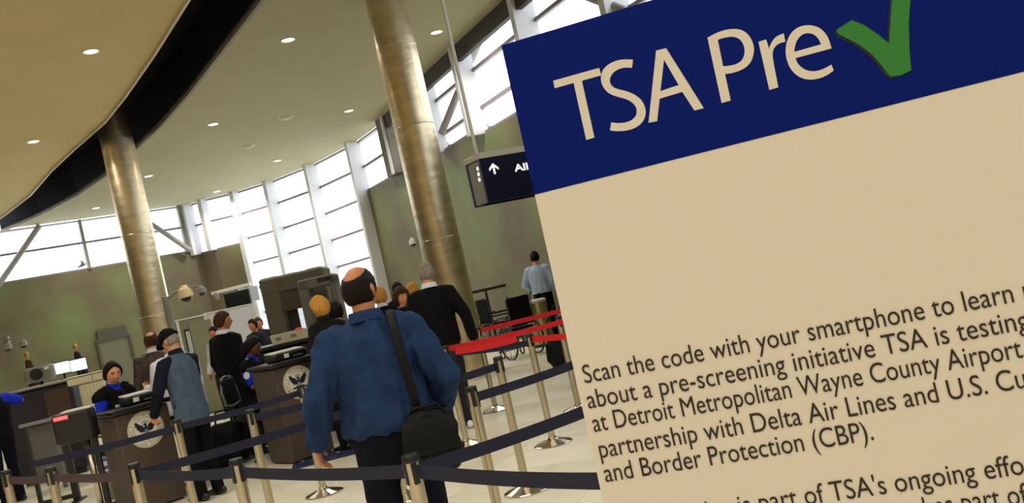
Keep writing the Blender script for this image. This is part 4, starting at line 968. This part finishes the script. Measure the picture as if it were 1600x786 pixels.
# red display box
P = W(143, 720, 9.2); zb = W(135, 662, 9.2).z
lb = thing('display_box', 'black box on a post with a lit red display beside the front podium', 'display', (P.x, P.y, 0), R_(12))
MB().box((-.07, 0, zb), (.36, .25, .3), bev=.02).build('box', BLACK, lb); MB().box((-.16, -.128, zb+.115), (.13, .008, .035)).build('lit_display', mat('led_red', (255, 60, 60), .5, emit=3), lb); MB().box((-.02, 0, zb+.16), (.28, .2, .02), bev=.004).build('pale_lid', PALE, lb)
MB().tube([(0, 0, .02), (0, 0, zb-.14)], [.03, .03], 14).build('post', STEEL, lb, 1); MB().box((.07, 0, (zb-.14)/2), (.05, .06, zb-.14)).build('dark_post', BLACK, lb); MB().lathe([(.18, 0), (.18, .015), (.03, .04)], 24).build('base', DARK, lb, 40)
P = W(166, 718, 10.6); t = thing('striped_carton', 'blue and white striped carton behind the display box post', 'carton', (P.x, P.y, 0), R_(20)); z = W(166, 735, 10.6).z
MB().box((0, 0, z/2), (.2, .2, z), bev=.01).build('stack_base', GREY, t); mb = MB(); mb.box((0, 0, z+.13), (.2, .2, .26)); mb.build('box', WHITE, t); mb = MB()
for k in range(3): mb.box((0, 0, z+.045+.09*k), (.204, .204, .04))
mb.build('stripes', mat('carton_blue', (50, 100, 180), .5), t)
# floor mat before podium 2
P = G(515, 716, 0); t = thing('floor_mat', 'dark blue floor mat with pale dots before the second podium', 'mat', (P.x, P.y, 0), R_(10))
MB().box((.25, .1, .006), (1.3, .55, .012), bev=.004).build('pad', mat('mat_blue', (22, 30, 74), .8), t); mb = MB()
for k in range(9): mb.lathe([(.022, .012), (.022, .0135), (0, .0136)], 12, (-.3+.13*k, .2, 0))
mb.build('dots', PALE, t)
# suitcase / bag by the suit man
P = W(345, 640, 11.0); t = thing('carry_bag', 'black bag standing on the floor below the man in the suit', 'bag', (P.x, P.y, 0), R_(20)); z = .32
mb = MB(); mb.tube([(0, 0, .02), (0, 0, .06), (0, 0, .42), (0, 0, .52)], [(.18, .1), (.2, .12), (.2, .12), (.15, .07)], 20, (1, 0, 0)); link('pouch', remesh(mb, .012, 3, .008), BAGM, t, 1); mb = MB(); mb.tube([(-.1, 0, .5), (-.07, 0, .66), (.07, 0, .66), (.1, 0, .5)], [.012]*4, 8); mb.build('handle', BAGM, t, 1)
# steel bin
P = G(851, 540, 0); t = thing('waste_bin', 'tall steel cylinder bin standing beyond the red belts', 'bin', (P.x, P.y, 0))
MB().lathe([(.21, 0), (.21, .84), (.19, .86)], 40).build('shell', mat('bin_steel', (190, 180, 140), .25, 1), t, 40); MB().lathe([(.212, .82), (.215, .86), (.17, .875), (.12, .86), (.0, .84)], 40).build('lid', PALE, t, 40); MB().lathe([(.212, 0), (.218, .03), (.212, .05)], 40).build('base_ring', DARK, t, 40)
# wheelchairs and black rail
P = W(800, 500, 18.6)
rl = thing('guard_rail', 'black metal rail along the green wall behind the wheelchairs', 'rail', (W(740, 470, 19.9).x, 19.9, 0), R_(2))
for x in (.3, .95, 1.75): MB().box((x, 0, .6), (.05, .05, 1.2)).build('post', BLACK, rl)
MB().box((1.0, 0, 1.2), (2.1, .06, .06)).build('top_rail', BLACK, rl); MB().box((1.0, 0, .6), (2.1, .03, .03)).build('mid_rail', BLACK, rl)
def wheelchair(label, P, rz):
    t = thing('wheelchair', label, 'wheelchair', (P.x, P.y, 0), rz, 'black wheelchairs')
    for sx in (-.27, .27):
        mb = MB(); mb.tube([(sx, .3*math.cos(2*PI*k/24), .3+.3*math.sin(2*PI*k/24)) for k in range(25)], [.018]*25, 8)
        for k in range(8): mb.tube([(sx, 0, .3), (sx, .29*math.cos(PI*k/4), .3+.29*math.sin(PI*k/4))], [.004]*2, 5)
        mb.build('wheel', BLACK, t, 1)
        mb = MB(); mb.tube([(sx*.9, -.28, 1.08), (sx*.9, -.18, 1.02), (sx*.9, -.16, .5), (sx*.9, .3, .5), (sx*.9, .42, .12)], [.013]*5, 8); mb.build('side_frame', DARK, t, 1)
        mb = MB(); mb.tube([(sx*.75, .42+.07*math.cos(2*PI*k/12), .085+.07*math.sin(2*PI*k/12)) for k in range(13)], [.014]*13, 8); mb.build('caster', DARK, t, 1)
        MB().box((sx*.9, .05, .74), (.05, .34, .04), bev=.01).build('armrest', BLACK, t)
    MB().box((0, .07, .5), (.44, .44, .05), bev=.015).build('seat', BLKC, t); MB().box((0, -.17, .8), (.44, .04, .5), bev=.015).build('backrest', BLKC, t); MB().box((0, .5, .13), (.4, .16, .02)).build('footrest', GREY, t); return t
wc = wheelchair('black wheelchair right beside the thick steel column', W(766, 480, 18.6), R_(-60)); w2 = copy_tree(wc); w2['label'] = 'black wheelchair standing between column and steel bin'; P = W(803, 478, 16.0); w2.location = (P.x, P.y, 0); w2.rotation_euler.z = R_(30)
# bird outside the clerestory
P = lpt(152, 400)-V((lnor.x, lnor.y, 0))*2.5; t = thing('bird', 'small grey bird flying outside the clerestory window', 'bird', P, R_(30)); FE = mat('feather_grey', (84, 80, 84), .7)
mb = MB(); mb.tube([(-.16, 0, -.05), (-.08, 0, -.02), (.06, 0, .02), (.13, 0, .04), (.19, 0, .05)], [.012, .04, .055, .035, .008], 10, None, 'round')
mb.tube([(-.14, 0, -.04), (-.26, 0, -.08)], [(.02, .008), (.05, .005)], 10, (0, 1, 0)); mb.tube([(.02, 0, .03), (.06, .12, .14), (-.02, .22, .24)], [(.06, .012), (.055, .01), (.01, .004)], 10, (1, 0, 0)); mb.tube([(.02, 0, .03), (.05, -.14, .10), (-.03, -.26, .16)], [(.06, .012), (.055, .01), (.01, .004)], 10, (1, 0, 0)); link('body', remesh(mb, .008, 1), FE, t, 1)
